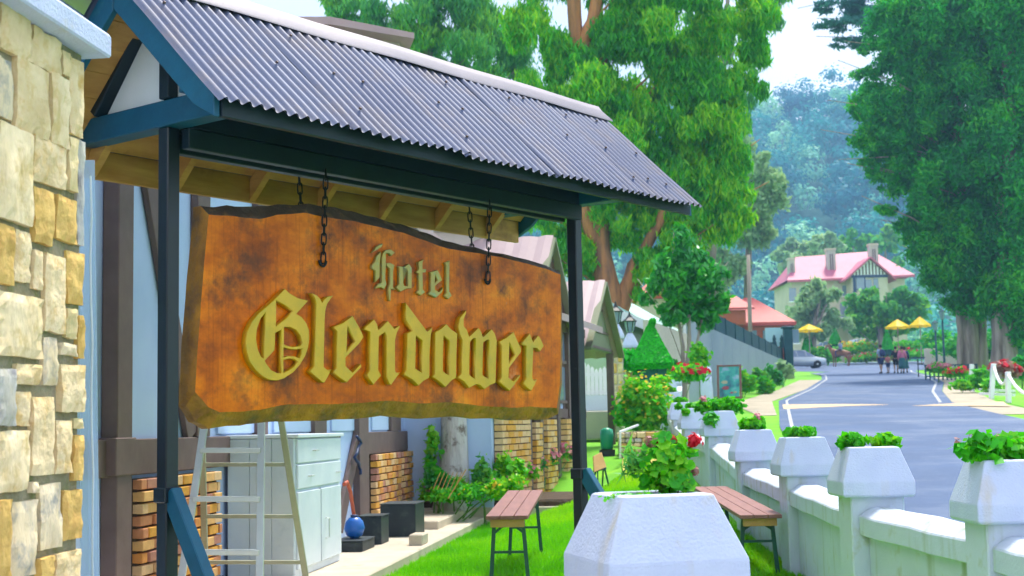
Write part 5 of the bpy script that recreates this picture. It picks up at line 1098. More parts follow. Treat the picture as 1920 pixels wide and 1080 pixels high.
# lawn odds and ends
nbp = gspot(1122, 906); nt2 = thing('lawn_notice', 'small tilted cream panel on teal legs standing on the lawn', 'notice board', nbp); Yn = nbp.y; fr = (nbp, V((.8, .6, 0)), V((-.6, .8, 0)), ZZ)
hN = px(70, Yn)
MB(fr).prism([(-.11, -.06, hN * .5), (.09, -.06, hN * .62), (.11, .05, hN), (-.03, .05, hN * .9)], (0, .015, 0)).build('panel', M['bench_edge'], nt2)
MB(fr).prism([(-.06, .02, hN * .48), (.16, .02, hN * .55), (.14, .09, hN * .98), (.02, .06, hN * .92)], (0, .012, 0)).build('back_panel', M['green_metal'], nt2)
for x, y in ((-.08, -.08), (.12, -.08), (.16, .12), (-.02, .14)): MB(fr).bar((x, y, 0), (x * .6 + .02, y * .3, hN * .55), .018, .018).build('leg', M['green_metal'], nt2)
gbn = spot(1138, 832, 22.5); gbn.z = ground(gbn.x, gbn.y); t = thing('green_tank', 'small green water tank on a dark stand beyond the lawn', 'tank', gbn); hz_ = spot(1138, 802, 22.5).z
MB().lathe([(.085, gbn.z + .1 - gbn.z), (.10, .12), (.11, hz_ - gbn.z - .12), (.10, hz_ - gbn.z - .03), (.03, hz_ - gbn.z)], gbn, 12).build('drum', mat('green_plastic', (.02, .35, .18), rough=.4), t, smooth=True)
MB().box((gbn.x - .12, gbn.y - .12, gbn.z - .05), (gbn.x + .12, gbn.y + .12, gbn.z + .1)).build('stand', M['black_metal'], t)
sw0, sw1 = spot(1168, 806, 22), spot(1250, 806, 22.4)
sw = thing('rubble_wall', 'low mossy rubble retaining wall below the flowering shrub', 'wall', G(sw0.x, sw0.y)); fr = (V((sw0.x, sw0.y, 0)), V((1, .03, 0)).normalized(), V((-.03, 1, 0)).normalized(), ZZ); gW = ground(sw0.x, sw0.y)
MB(fr).box((0, .05, gW - .3), (sw1.x - sw0.x, .8, sw0.z - .03)).build('core', M['mortar'], sw)
zz_ = gW - .1; r_ = 0
while zz_ < sw0.z - .05:
    x = -.02 * r_; hq = random.uniform(.06, .1)
    while x < sw1.x - sw0.x:
        wq = random.uniform(.08, .17); MB(fr).box((x + .005, -.02 + random.uniform(-.015, .015), zz_ + .004), (x + wq - .005, .10, zz_ + hq - .004)).build('stone', random.choice(STONES), sw, bevel=.014); x += wq
    zz_ += hq; r_ += 1
hr = thing('white_handrail', 'thin white handrail at the steps right of the lawn', 'handrail', G(*spot(1163, 850, 21).xy))
MB().bar(spot(1163, 860, 21), spot(1163, 809, 21), .03, .03).build('upright', M['white_paint'], hr); MB().bar(spot(1162, 810, 21), spot(1196, 797, 22.4), .028, .028).build('rail', M['white_paint'], hr)
q = [gspot(1168, 905), gspot(1166, 835), gspot(1228, 835), gspot(1240, 905)]
M['yellowpath'] = mat('yellowed_flagstones', (.50, .42, .10), (.36, .36, .06), scale=2.5, rough=.95, bump=.3)
mmm = MB().add([v_ + ZZ * .012 for v_ in q], [(0, 1, 2, 3)]); struct(mmm.build('garden_path', M['yellowpath']))
# ------------------------------------------------------------------ grey panel wall with dark mesh fence, pole, gate
wA_, wB_ = spot(1288, 612, 46), spot(1470, 693, 80); ax = wB_ - wA_; ax.z = 0; Lr = ax.length; ax.normalize(); sd = V((-ax.y, ax.x, 0)); fr = (V((wA_.x, wA_.y, 0)), ax, sd, ZZ); zt = 5.05
rw = thing('panel_wall', 'tall grey concrete panel wall stepping down behind the verge shrubs', 'wall', G(wA_.x, wA_.y)); npn = 12
for k in range(npn):
    a0, a1 = Lr * k / npn + .02, Lr * (k + 1) / npn - .02; p = fr[0] + ax * a0; MB(fr).box((a0, 0, ground(p.x, p.y) - .8), (a1, .15, zt - .0)).build('wall_panel', M['greywall'], rw)
MB(fr).box((0, .03, 1.5), (Lr, .13, zt - .04)).build('joint', M['white_paint'], rw)
MB(fr).box((-7, .0, 1.0), (-.02, .15, zt - .55)).build('wall_return', M['stonewall'], rw)
mf = thing('mesh_fence', 'dark blue green mesh fence on top of the grey panel wall', 'fence', fr[0] + ZZ * zt); nP = 10
for k in range(nP + 1):
    a = Lr * .12 + Lr * .88 * k / nP; MB(fr).box((a - .04, .04, zt - .1), (a + .04, .12, zt + .72)).build('fence_post', M['navy'], mf)
    if k < nP: a1 = Lr * .12 + Lr * .88 * (k + 1) / nP; MB(fr).prism([(a + .041, .07, zt + .003), (a1 - .041, .07, zt + .003), (a1 - .041, .07, zt + .68), (a + .041, .07, zt + .68)], (0, .02, 0)).build('mesh_panel', M['navy'], mf)
up = spot(1408, 690, 66); g = ground(up.x, up.y); t = thing('utility_pole', 'weathered wooden utility pole rising above the verge shrubs', 'pole', (up.x, up.y, g))
tp_ = spot(1403, 478, 66); MB().tube([V((up.x, up.y, g - .3)), V((tp_.x, tp_.y, tp_.z))], [.11, .085], 10).build('shaft', M['pole'], t, smooth=True)
gp_ = gspot(1481, 706); gp_ = spot(1481, 703, 79); gg = thing('entrance_gate', 'dark teal entrance gate with pale blue notice board by the parked car', 'gate', G(gp_.x, gp_.y))
zg = ground(gp_.x, gp_.y); k_ = px(1, 79)
MB().box((gp_.x - 9 * k_, gp_.y - .2, zg - .2), (gp_.x + 7 * k_, gp_.y + .2, spot(1480, 616, 79).z)).build('gate_pier', M['navy'], gg, bevel=.03)
MB().box((gp_.x - 9 * k_ - .1, gp_.y - .28, spot(1480, 616, 79).z), (gp_.x + 7 * k_ + .1, gp_.y + .28, spot(1480, 612, 79).z)).build('pier_cap', M['navy'], gg, bevel=.03)
b0, b1 = spot(1436, 650, 80), spot(1469, 614, 80); MB().box((b0.x, b0.y, b0.z), (b1.x, b0.y + .06, b1.z)).build('notice_panel', mat('pale_blue_board', (.42, .62, .78), (.36, .56, .74), scale=2, rough=.5), gg)
for u in (1424, 1440, 1455, 1468): a = spot(u, 700, 79.6); MB().box((a.x - .06, a.y, a.z - .6), (a.x + .06, a.y + .06, spot(u, 640, 79.6).z)).build('gate_bar', M['navy'], gg)
for u in (1452, 1466): a = spot(u, 642, 79.4); MB().lathe([(.12, -.3), (.14, 0), (.08, .06), (.11, .2), (.03, .42)], a, 8).build('finial', M['navy'], gg)

# ------------------------------------------------------------------ cottages
def hip(t, lo, hi, zb, zt, ov, m, inset, fr=None):
    (x0, y0), (x1, y1) = lo, hi; x0 -= ov; y0 -= ov; x1 += ov; y1 += ov; ym = (y0 + y1) / 2
    return MB(fr).add([(x0, y0, zb), (x1, y0, zb), (x1, y1, zb), (x0, y1, zb), (x0 + inset, ym, zt), (x1 - inset, ym, zt), (x0, y0, zb - .25), (x1, y0, zb - .25), (x1, y1, zb - .25), (x0, y1, zb - .25)],
                      [(0, 1, 5, 4), (1, 2, 5), (2, 3, 4, 5), (3, 0, 4), (6, 7, 1, 0), (7, 8, 2, 1), (8, 9, 3, 2), (9, 6, 0, 3), (9, 8, 7, 6)]).build('roof', m, t)
c0, c1 = spot(1352, 606, 104), spot(1484, 606, 104); t = thing('red_roofed_cottage', 'cottage with salmon red hipped roof and orange walls beyond the mesh fence', 'cottage', G(c0.x, c0.y)); ze = c0.z; zr = spot(1420, 556, 106).z
MB().box((c0.x + .4, 104, ground(c0.x, 104) - .5), (c1.x - .5, 110, ze - .26)).build('wall', M['orange'], t); hip(t, (c0.x, 104), (c1.x, 110), ze, zr, .3, M['redroof'], 2.6)
for k in range(5): x = c0.x + 1 + k * 1.05; w_ = MB().box((x, 103.93, ze - 1.6), (x + .6, 103.99, ze - .6)).build('window', M['glass'], t); MB().box((x - .08, 103.88, ze - 1.7), (x + .68, 103.95, ze - 1.61)).build('sill', M['white_paint'], w_)
d0 = spot(1358, 577, 101); MB().prism([(d0.x - 2.4, 101, d0.z), (d0.x + 2.2, 101, d0.z), (d0.x + 1.1, 103, d0.z + 1.1), (d0.x - 2.4, 103, d0.z + 1.1)], (0, 0, -.15)).build('dormer_roof', M['redroof'], t)
MB().box((d0.x - 2.2, 101.3, ze - .3), (d0.x + 1.6, 103.5, d0.z - .16)).build('dormer_wall', M['orange'], t)
k0 = spot(1200, 552, 74); k1 = spot(1290, 552, 74); t = thing('pink_roofed_cottage', 'cottage with pink roof half hidden behind the small garden tree', 'cottage', G(k0.x, k0.y))
MB().box((k0.x, 74, ground(k0.x, 74) - .5), (k1.x, 79, k0.z - .26)).build('wall', M['cream'], t); hip(t, (k0.x, 74), (k1.x, 79), k0.z, spot(1240, 518, 75).z, .3, M['redroof'], 1.2)
e0 = spot(1160, 583, 40); e1 = V((e0.x + .2575 * 21, 40 + .966 * 21, e0.z)); ax = (e1 - e0).normalized(); ou = V((ax.y, -ax.x, 0)); fr = (V((e0.x, e0.y, 0)), ax, ou, ZZ)
t = thing('mint_roofed_building', 'long building with mint green roof and green wall behind the lantern pillars', 'building', G(e0.x, e0.y))
MB(fr).box((0, -6, 1.0), (21, -.35, e0.z - .05)).build('wall', M['greenwall'], t); MB(fr).prism([(-.3, 0, e0.z), (-.3, -3.2, e0.z + 2.0), (-.3, -6.4, e0.z), (-.3, -6.4, e0.z - .1), (-.3, -3.2, e0.z + 1.88), (-.3, 0, e0.z - .1)], (21.6, 0, 0)).build('roof', M['mintroof'], t)
MB(fr).box((-.32, .002, e0.z - .28), (21.3, .05, e0.z + .03)).build('fascia', M['white_paint'], t)
MB(fr).prism([(-.02, -.35, e0.z - .1), (-.02, -6, e0.z - .1), (-.02, -3.2, e0.z + 1.8)], (.1, 0, 0)).build('gable_wall', M['greenwall'], t)

# ------------------------------------------------------------------ hotel
Yh = 178; h0, h1 = spot(1452, 527, Yh), spot(1705, 527, Yh); zt_ = spot(1600, 470, Yh + 5).z; ze = h0.z
ht = thing('hotel_building', 'large hotel with pink roofs, chimneys and a half timbered gable behind the trees', 'hotel', G(h0.x, Yh)); gb_ = ground(h0.x, Yh) - 1
MB().box((h0.x + 2.2, Yh, gb_), (h1.x - .6, Yh + 12, ze)).build('wall', M['cream'], ht)
MB().add([(h0.x + 1.5, Yh - .8, ze), (h1.x + .5, Yh - .8, ze + .4), (h1.x + .5, Yh + 13, ze), (h0.x + 1.5, Yh + 13, ze), (h0.x + 4.0, Yh + 6, zt_ - .6), (h1.x - 3, Yh + 6, zt_), (h0.x + 1.5, Yh - .8, ze - .3), (h1.x + .5, Yh - .8, ze + .1)], [(0, 1, 5, 4), (1, 2, 5), (2, 3, 4, 5), (3, 0, 4), (6, 7, 1, 0)]).build('roof', M['pinkroof'], ht)
ga, gl, gr = spot(1630, 487, Yh - 3), spot(1596, 516, Yh - 3), spot(1664, 516, Yh - 3); yq = Yh - 3
MB().box((gl.x, yq, gb_), (gr.x, Yh + 2, spot(1630, 516, yq).z)).build('gable_block', M['cream'], ht)
gf_ = MB().prism([(gl.x, yq - .02, gl.z), (gr.x, yq - .02, gr.z), (ga.x, yq - .02, ga.z)], (0, -.08, 0)).build('gable_face', M['white_paint'], ht)
for k in range(11):
    x = gl.x + (gr.x - gl.x) * (k + .5) / 11; hz_ = (1 - abs(x - ga.x) / (ga.x - gl.x)) * (ga.z - gl.z); MB().box((x - .09, yq - .16, gl.z), (x + .09, yq - .102, gl.z + max(.1, hz_ - .1))).build('timber_strip', M['timber'], gf_)
for sg, e in ((-1, gl), (1, gr)):
    MB().prism([(ga.x, yq - .7, ga.z + .1), (e.x + sg * .9, yq - .7, e.z - .75), (e.x + sg * .9, yq - .7, e.z - .5), (ga.x, yq - .7, ga.z + .38)], (0, 8, 0)).build('gable_roof', M['pinkroof'], ht)
MB().box((gl.x, yq - .14, gl.z - .35), (gr.x, yq - .02, gl.z - .02)).build('beam', M['darkblue'], ht)
for u0, u1, v0, v1 in ((1606, 1620, 520, 542), (1623, 1634, 524, 542), (1638, 1646, 522, 540), (1600, 1604, 518, 546), (1621, 1622, 518, 546)):
    a, b = spot(u0, v1, yq), spot(u1, v0, yq); w_ = MB().box((a.x, yq - .1, a.z), (b.x, yq - .021, b.z)).build('window', M['glass'] if u1 - u0 > 5 else M['darkblue'], ht); MB().box((a.x - .1, yq - .13, a.z - .15), (b.x + .1, yq - .02, a.z - .01)).build('sill', M['darkblue'], w_)
for u0, u1, v0, v1 in ((1576, 1590, 568, 595), (1480, 1492, 540, 565), (1500, 1512, 540, 565), (1580, 1592, 535, 555), (1675, 1685, 540, 560)):
    a, b = spot(u0, v1, Yh), spot(u1, v0, Yh); w_ = MB().box((a.x, Yh - .08, a.z), (b.x, Yh - .01, b.z)).build('window', M['glass'], ht); MB().box((a.x - .1, Yh - .15, a.z - .15), (b.x + .1, Yh - .02, a.z - .01)).build('sill', M['white_paint'], w_)
for u, v0, v1, w2 in ((1558, 505, 470, 8), (1637, 486, 461, 8), (1484, 520, 488, 6)):
    a, b = spot(u, v0, Yh + 2), spot(u, v1, Yh + 2); k = px(w2, Yh); ch = MB().box((a.x - k, a.y - .6, a.z - 1), (a.x + k, a.y + .6, b.z)).build('chimney', M['stonewall'], ht)
    MB().box((a.x - k * 1.15, a.y - .7, b.z), (a.x + k * 1.15, a.y + .7, b.z + .25)).build('chimney_cap', M['cream'], ch)
    for q in (-.4, .1): MB().box((a.x + k * q, a.y - .63, a.z - .2), (a.x + k * (q + .28), a.y - .601, b.z - .5)).build('slot', M['timber'], ch)
a, b = spot(1556, 612, Yh - 4), spot(1608, 597, Yh - 4); MB().prism([(a.x, Yh - 6, a.z), (b.x, Yh - 6, a.z), (b.x - .4, Yh, b.z), (a.x + .4, Yh, b.z)], (0, 0, -.12)).build('porch_roof', M['redroof'], ht)
for x in (a.x + .2, b.x - .2): MB().box((x - .15, Yh - 5.8, gb_), (x + .15, Yh - 5.5, a.z - .1)).build('porch_post', M['cream'], ht)

# ------------------------------------------------------------------ parasols on the terrace, flower banks
def parasol(u, v, Y, wpx, hpx, lab):
    c = spot(u, v, Y); g = ground(c.x, c.y); t = thing('parasol', lab, 'parasol', (c.x, c.y, g), 'yellow parasols on the terrace'); R = px(wpx / 2, Y); h = px(hpx, Y)
    for k in range(8):
        a0, a1 = k * math.pi / 4, (k + 1) * math.pi / 4; am = (a0 + a1) / 2
        p = [c + V((0, 0, h)), c + V((R * math.cos(a0), R * math.sin(a0), 0)), c + V((R * .95 * math.cos(am), R * .95 * math.sin(am), .06)), c + V((R * math.cos(a1), R * math.sin(a1), 0))]
        q = [x - V((0, 0, .12)) for x in p[1:]]
        MB().add(p + q, [(0, 1, 2), (0, 2, 3), (1, 4, 5, 2), (2, 5, 6, 3)]).build('canopy_panel', M['yellow'], t)
    MB().tube([V((c.x, c.y, g)), c + V((0, 0, h))], .05, 8).build('pole', M['pole'], t); MB().lathe([(.4, 0), (.4, .1), (.1, .14)], (c.x, c.y, g), 12).build('base', M['black_metal'], t)
parasol(1517, 620, 122, 52, 13, 'left yellow parasol beyond the parked car')
parasol(1683, 614, 122, 48, 16, 'middle yellow parasol on the terrace, left of the pair')
parasol(1725, 611, 121, 42, 18, 'right yellow parasol on the terrace, right of the pair')
for (lab, args, n, lm, fl) in (('flower bank with orange blooms below the terrace parasols', [(1645, 669, 130, 40, 6), (1700, 664, 130, 50, 6), (1615, 672, 130, 30, 6)], 3000, 'bush', ('flower_red', 160, .26)), ('yellow flowered bank in front of the hotel', [(1590, 655, 136, 45, 9), (1625, 650, 136, 40, 9), (1545, 660, 136, 25, 8)], 2200, 'bush', ('flower_yel', 260, .28)),
                               ('rounded bright shrubs behind the parked car', [(1550, 668, 126, 22, 12), (1530, 662, 126, 16, 10)], 1600, 'bush', None), ('pale green shrub under the right parasols', [(1745, 640, 134, 22, 12), (1700, 648, 136, 30, 8)], 1500, 'bush', None),
                               ('dark foliage bank beyond the forecourt at the far right', [(1800, 650, 100, 45, 22), (1860, 650, 98, 50, 26), (1920, 650, 95, 50, 30), (1760, 640, 108, 30, 22)], 4500, 'cyp', None)):
    c, r = bl2(*args); bush('flower_bank', lab, 'shrub', c, r, n, .42, lm, fl, 'banks round the forecourt', stems=3)
c0 = spot(1735, 656, 104); tag(MB().box((c0.x, 104, ground(c0.x, 104) - .5), (c0.x + px(62, 104), 104.4, c0.z + .1)).build('low_wall', M['cream'], None, bevel=.03), 'low pale wall at the far right of the forecourt', 'wall')
rl = thing('dark_railing', 'dark metal railing in front of the cypress trunks', 'railing', gu(1760, 72))
for k in range(13):
    p = spot(1735 + k * 8, 690, 68); g = ground(p.x, p.y); MB().box((p.x - .03, p.y - .03, g - .1), (p.x + .03, p.y + .03, g + .75)).build('upright', M['navy'], rl)
pa, pb_ = spot(1733, 690, 68), spot(1833, 690, 68); ga_, gb2 = ground(pa.x, pa.y), ground(pb_.x, pb_.y)
for z in (.2, .48, .75): MB().bar(V((pa.x, pa.y, ga_ + z)), V((pb_.x, pb_.y, gb2 + z)), .05, .06).build('rail', M['navy'], rl)
for (u, vt, Y, lab) in ((1766, 585, 88, 'taller dark lamp post at the far right of the road'), (1753, 606, 92, 'shorter dark lamp post left of the taller one')):
    b = spot(u, vt, Y); g = ground(b.x, b.y); t = thing('lamp_post', lab, 'lamp post', (b.x, b.y, g), 'lamp posts by the cypresses')
    MB().tube([V((b.x, b.y, g - .1)), V((b.x, b.y, g + .6)), V((b.x, b.y, b.z - .5))], [.14, .08, .06], 8).build('shaft', M['navy'], t, smooth=True)
    MB().lathe([(.06, -.5), (.12, -.45), (.2, -.05), (.22, 0), (.05, .15)], b, 8).build('lantern', M['glass'], t); MB().lathe([(.24, 0), (.2, .06), (.03, .2)], b, 8).build('lantern_hood', M['navy'], t)
p = gspot(1722, 702); p = spot(1722, 700, 76); g = ground(p.x, p.y); t = thing('road_sign_stand', 'small tilted sign on a thin post at the right road edge', 'sign', (p.x, p.y, g)); MB().bar(V((p.x, p.y, g)), V((p.x, p.y, g + 1.0)), .05, .05).build('post', M['black_metal'], t)
MB().bar(V((p.x - .35, p.y, g + 1.05)), V((p.x + .35, p.y, g + 1.05)), .4, .06).build('plate', M['darkblue'], t)
# roadside posts with chain
posts = [((1821, 733), (1822, 683)), ((1858, 748), (1863, 682)), ((1891, 755), (1890, 697)), ((1960, 775), (1958, 712))]; tops = []
rp_ = thing('chain_fence', 'white roadside posts linked by a sagging white chain', 'fence', gspot(1858, 748))
for (a, b) in posts:
    q = gspot(*a); tpp = spot(b[0], b[1], q.y); tops.append(tpp); MB().bar(q - ZZ * .1, tpp, .14, .14).build('post', M['white_paint'], rp_, bevel=.01)
q = gspot(1826, 735); MB().bar(q, spot(1824, 700, q.y), .06, .06).build('prop', M['white_paint'], rp_)
for a, b in zip(tops[1:], tops[2:]):
    pts = [a.lerp(b, k / 10) - ZZ * (.42 * (1 - ((k / 10) * 2 - 1) ** 2) + .08) for k in range(11)]; MB().tube(pts, .05, 7).build('chain', M['white_paint'], rp_, smooth=True)
for dv in (0, 8):
    a, b = gspot(1838, 738 + dv), gspot(1902, 741 + dv); MB().bar(a + ZZ * .14, b + ZZ * .14, .1, .08).build('low_rail', M['white_paint'], rp_)
for (lab, args, n, lm, fl) in (('dark red flowering bush behind the roadside chain', [(1880, 690, 50, 22, 10), (1895, 696, 50, 16, 10)], 900, 'flower_dry', ('flower_red', 120, .2)), ('orange flower clump left of the roadside posts', [(1800, 698, 58, 16, 7), (1782, 700, 58, 10, 7)], 900, 'bush', ('flower_red', 160, .18)), ('pinkish flower clump at the foot of the railing', [(1760, 690, 64, 18, 8)], 800, 'bush', ('flower_pink', 160, .2)),
                               ('bright green shrub between the roadside posts', [(1840, 712, 50, 20, 18), (1860, 722, 49, 16, 12)], 1500, 'bush', None), ('dark green shrub at the right edge behind the chain', [(1915, 690, 54, 22, 20)], 1200, 'cyp', None), ('green ground shrub at the foot of the left roadside post', [(1805, 722, 50, 18, 8)], 600, 'bush', None)):
    c, r = bl2(*args); bush('roadside_plants', lab, 'plants', c, r, n, .24, lm, fl, 'plants on the right verge', stems=3)

# ------------------------------------------------------------------ cars
def car(loc, rz, m, lab, detail=True):
    t = thing('parked_car', lab, 'car', loc, 'parked cars'); L_, Wd = 4.0, 1.66
    def sec(x, w, zlo, zhi): return [(x, -w, zlo), (x, w, zlo), (x, w * 1.0, zlo + (zhi - zlo) * .6), (x, w * .93, zhi), (x, -w * .93, zhi), (x, -w, zlo + (zhi - zlo) * .6)]
    b = MB(); b.fr = (V(loc), V((math.cos(rz), math.sin(rz), 0)), V((-math.sin(rz), math.cos(rz), 0)), ZZ); f = b.fr
    b.loft([sec(-2.0, .66, .42, .68), sec(-1.85, .80, .25, .80), sec(-1.1, .83, .2, .92), sec(0, .83, .2, .94), sec(1.2, .83, .2, .96), sec(1.9, .80, .24, .93), sec(2.0, .72, .4, .80)]).build('body', m, t, smooth=True)
    MB(f).loft([[(x, -w, z), (x, w, z), (x, w * k, z2), (x, -w * k, z2)] for x, w, z, z2, k in ((-1.15, .78, .90, .93, .95), (-.35, .78, .92, 1.40, .80), (.9, .78, .93, 1.46, .80), (1.72, .76, .92, 1.30, .80), (1.85, .74, .90, .95, .95))]).build('cabin', M['glass'], t, smooth=False)
    MB(f).loft([[(x, -w, z), (x, w, z), (x, w, z + .05), (x, -w, z + .05)] for x, w, z in ((-.42, .62, 1.37), (0, .66, 1.43), (.9, .66, 1.455), (1.7, .62, 1.31))]).build('roof', m, t, smooth=True)
    for x in (-1.25, 1.25):
        for y in (-.80, .80):
            wf = (f[0] + f[1] * x + f[2] * y + ZZ * .31, f[1], ZZ, f[2]); wh = MB(wf).lathe([(.17, -.11), (.29, -.11), (.31, -.07), (.31, .07), (.29, .11), (.17, .11)], n=16).build('tyre', M['rubber'], t, smooth=True)
            MB(wf).lathe([(.05, -.112), (.18, -.10), (.18, .10), (.05, .112)], n=10).build('rim', M['alu'], wh)
    for y in (-.55, .55): MB(f).box((-1.98, y - .15, .6), (-1.86, y + .15, .74)).build('headlight', M['white_paint'], t); MB(f).box((1.9, y - .1, .66), (1.995, y + .14, .84)).build('tail_light', M['red_hose'], t)
    for x in (-.4, .3, 1.0):
        for y in (-.79, .79): MB(f).bar((x, y, .92), (x + .1, y * .81, 1.41), .05, .05).build('window_pillar', m, t)
    return t
p = spot(1500, 683, 112); p.z = ground(p.x, p.y) + .02; car(p, math.radians(178), M['carpaint'], 'silver hatchback parked behind the dark entrance gate')
p = spot(1547, 662, 140); p.z = spot(1547, 668, 140).z; car(p, 0, M['carwhite'], 'white car half hidden behind the shrubs left of the horse rider')
p = spot(1606, 655, 148); p.z = spot(1606, 662, 148).z; car(p, .3, M['carwhite'], 'white car parked in front of the hotel, right of the horse rider')

# ------------------------------------------------------------------ people and horse
def skin(name, joints, edges, m, parent, fr, sub=1):
    me = bpy.data.meshes.new(name); names = list(joints); o, a, b, c = fr
    me.from_pydata([tuple(V((j[0], j[1], j[2]))) for j in joints.values()], [(names.index(x), names.index(y)) for x, y in edges], [])
    ob = bpy.data.objects.new(name, me); COL.objects.link(ob); mo = ob.modifiers.new('s', 'SKIN'); mo.use_smooth_shade = True
    for d, j in zip(me.skin_vertices[0].data, joints.values()): r = j[3]; d.radius = (r, r) if not hasattr(r, '__len__') else r
    me.skin_vertices[0].data[0].use_root = True; sb = ob.modifiers.new('d', 'SUBSURF'); sb.levels = sub; sb.render_levels = sub
    bpy.context.view_layer.update(); ev = bpy.data.meshes.new_from_object(ob.evaluated_get(bpy.context.evaluated_depsgraph_get())); bpy.data.objects.remove(ob)
    off = rootloc(parent)
    for v in ev.vertices: x, y, z = v.co; v.co = o + a * x + b * y + c * z - off
    for p_ in ev.polygons: p_.use_smooth = True
    ev.materials.clear(); ev.name = name; return link(name, ev, m, parent)
SK = mat('skin', (.42, .24, .16), rough=.6); HAIR = mat('dark_hair', (.02, .014, .01), rough=.6)
def person(u, v, Y, H, lab, shirt, legs, rz=0, skirt=False, pack=None, stride=.12, long_sleeve=False, legskin=True, loc=None, sit=False, grp='people walking on the road'):
    p = loc or spot(u, v, Y); 
    if loc is None: p.z = ground(p.x, p.y) + .035
    t = thing('person', lab, 'person', p, grp); k = H / 1.72; f = (p, V((math.cos(rz), math.sin(rz), 0)) * k, V((-math.sin(rz), math.cos(rz), 0)) * k, ZZ * k); s = stride
    J = {'pel': (0, 0, .92, (.15, .11)), 'waist': (0, 0, 1.08, (.135, .095)), 'chest': (0, -.01, 1.30, (.165, .11)), 'neck': (0, 0, 1.47, .055), 'head0': (0, -.01, 1.55, (.075, .085)), 'head1': (0, -.015, 1.66, (.075, .09)),
         'ls': (-.17, 0, 1.40, .058), 'le': (-.24, .03, 1.13, .042), 'lw': (-.23, -.08, .90, .03), 'lh': (-.22, -.10, .80, .035), 'rs': (.17, 0, 1.40, .058), 're': (.24, .03, 1.13, .042), 'rw': (.23, -.08, .90, .03), 'rh': (.22, -.10, .80, .035)}
    if sit: leg = {'lk': (-.22, -.38, .80, .06), 'la': (-.26, -.30, .38, .042), 'lf': (-.26, -.42, .33, .04), 'rk': (.22, -.38, .80, .06), 'ra': (.26, -.30, .38, .042), 'rf': (.26, -.42, .33, .04)}
    else: leg = {'lk': (-.10, -s * .5, .50, .062), 'la': (-.10, -s, .10, .04), 'lf': (-.11, -s - .14, .045, .04), 'rk': (.10, s * .3, .50, .062), 'ra': (.10, s, .12, .04), 'rf': (.11, s - .13, .05, .04)}
    J['lt'] = (-.095, 0, .86, .085); J['rt'] = (.095, 0, .86, .085); J.update(leg)
    E_ = [('pel', 'waist'), ('waist', 'chest'), ('chest', 'neck'), ('neck', 'head0'), ('head0', 'head1'), ('chest', 'ls'), ('ls', 'le'), ('le', 'lw'), ('lw', 'lh'), ('chest', 'rs'), ('rs', 're'), ('re', 'rw'), ('rw', 'rh'), ('pel', 'lt'), ('lt', 'lk'), ('lk', 'la'), ('la', 'lf'), ('pel', 'rt'), ('rt', 'rk'), ('rk', 'ra'), ('ra', 'rf')]
    skin('body', J, E_, SK, t, f)
    g = lambda n, d: J[n][:3] + (tuple(x + d for x in J[n][3]) if hasattr(J[n][3], '__len__') else J[n][3] + d,)
    S_ = {n: g(n, .03) for n in ('pel', 'waist', 'chest', 'ls', 'le', 'rs', 're')}; es = [('pel', 'waist'), ('waist', 'chest'), ('chest', 'ls'), ('ls', 'le'), ('chest', 'rs'), ('rs', 're')]
    if long_sleeve: S_.update({n: g(n, .022) for n in ('lw', 'rw')}); es += [('le', 'lw'), ('re', 'rw')]
    skin('shirt', S_, es, shirt, t, f)
    if skirt: MB(f).lathe([(.15, 1.0), (.20, .88), (.23, .5), (.27, .30), (.2, .29)], n=14).build('skirt', legs, t, smooth=True)
    else:
        T_ = {n: g(n, .028) for n in ('pel', 'lt', 'rt', 'lk', 'rk')}; et = [('pel', 'lt'), ('pel', 'rt'), ('lt', 'lk'), ('rt', 'rk')]
        if not legskin: T_.update({n: g(n, .022) for n in ('la', 'ra')}); et += [('lk', 'la'), ('rk', 'ra')]
        skin('trousers', T_, et, legs, t, f)
    MB(f).lathe([(.03, 1.74), (.075, 1.72), (.093, 1.66), (.094, 1.60), (.07, 1.56)], (0, .025, 0), 12).build('hair', HAIR, t, smooth=True)
    for sx in (-1, 1):
        MB(f).lathe([(.004, -.012), (.012, 0), (.004, .012)], (sx * .032, -.098, 1.625), 6).build('eye', HAIR, t)
        MB(f).lathe([(.008, -.03), (.018, 0), (.008, .03)], (sx * .085, .0, 1.61), 6).build('ear', SK, t)
        fs = J['lf' if sx < 0 else 'rf']; MB(f).loft([[(fs[0] - .045, fs[1] - .10, fs[2] - .045), (fs[0] + .045, fs[1] - .10, fs[2] - .045), (fs[0] + .04, fs[1] - .10, fs[2] + .0), (fs[0] - .04, fs[1] - .10, fs[2] + .0)], [(fs[0] - .045, fs[1] + .17, fs[2] - .04), (fs[0] + .045, fs[1] + .17, fs[2] - .04), (fs[0] + .04, fs[1] + .17, fs[2] + .06), (fs[0] - .04, fs[1] + .17, fs[2] + .06)]]).build('shoe', HAIR, t)
    MB(f).lathe([(.006, -.02), (.014, -.012), (.005, .02)], (0, -.105, 1.60), 6).build('nose', SK, t)
    if pack: MB(f).loft([[(-.15, .12, 1.02), (.15, .12, 1.02), (.15, .28, 1.04), (-.15, .28, 1.04)], [(-.16, .12, 1.25), (.16, .12, 1.25), (.15, .30, 1.22), (-.15, .30, 1.22)], [(-.12, .12, 1.45), (.12, .12, 1.45), (.1, .22, 1.42), (-.1, .22, 1.42)]]).build('backpack', pack, t, bevel=.02)
    return t
cl = lambda n, c, r=.8: mat('cloth_' + n, c, tuple(x * .8 for x in c), rough=r, scale=8)
NAVY, PALE, BLK, PINK, TEALC, SALMON, WHT = cl('navy', (.02, .035, .13)), cl('pale', (.30, .40, .58)), cl('black', (.012, .016, .03)), cl('pink', (.62, .17, .32)), cl('teal', (.02, .11, .14)), cl('salmon', (.6, .2, .2)), cl('bluegrey', (.22, .3, .5))
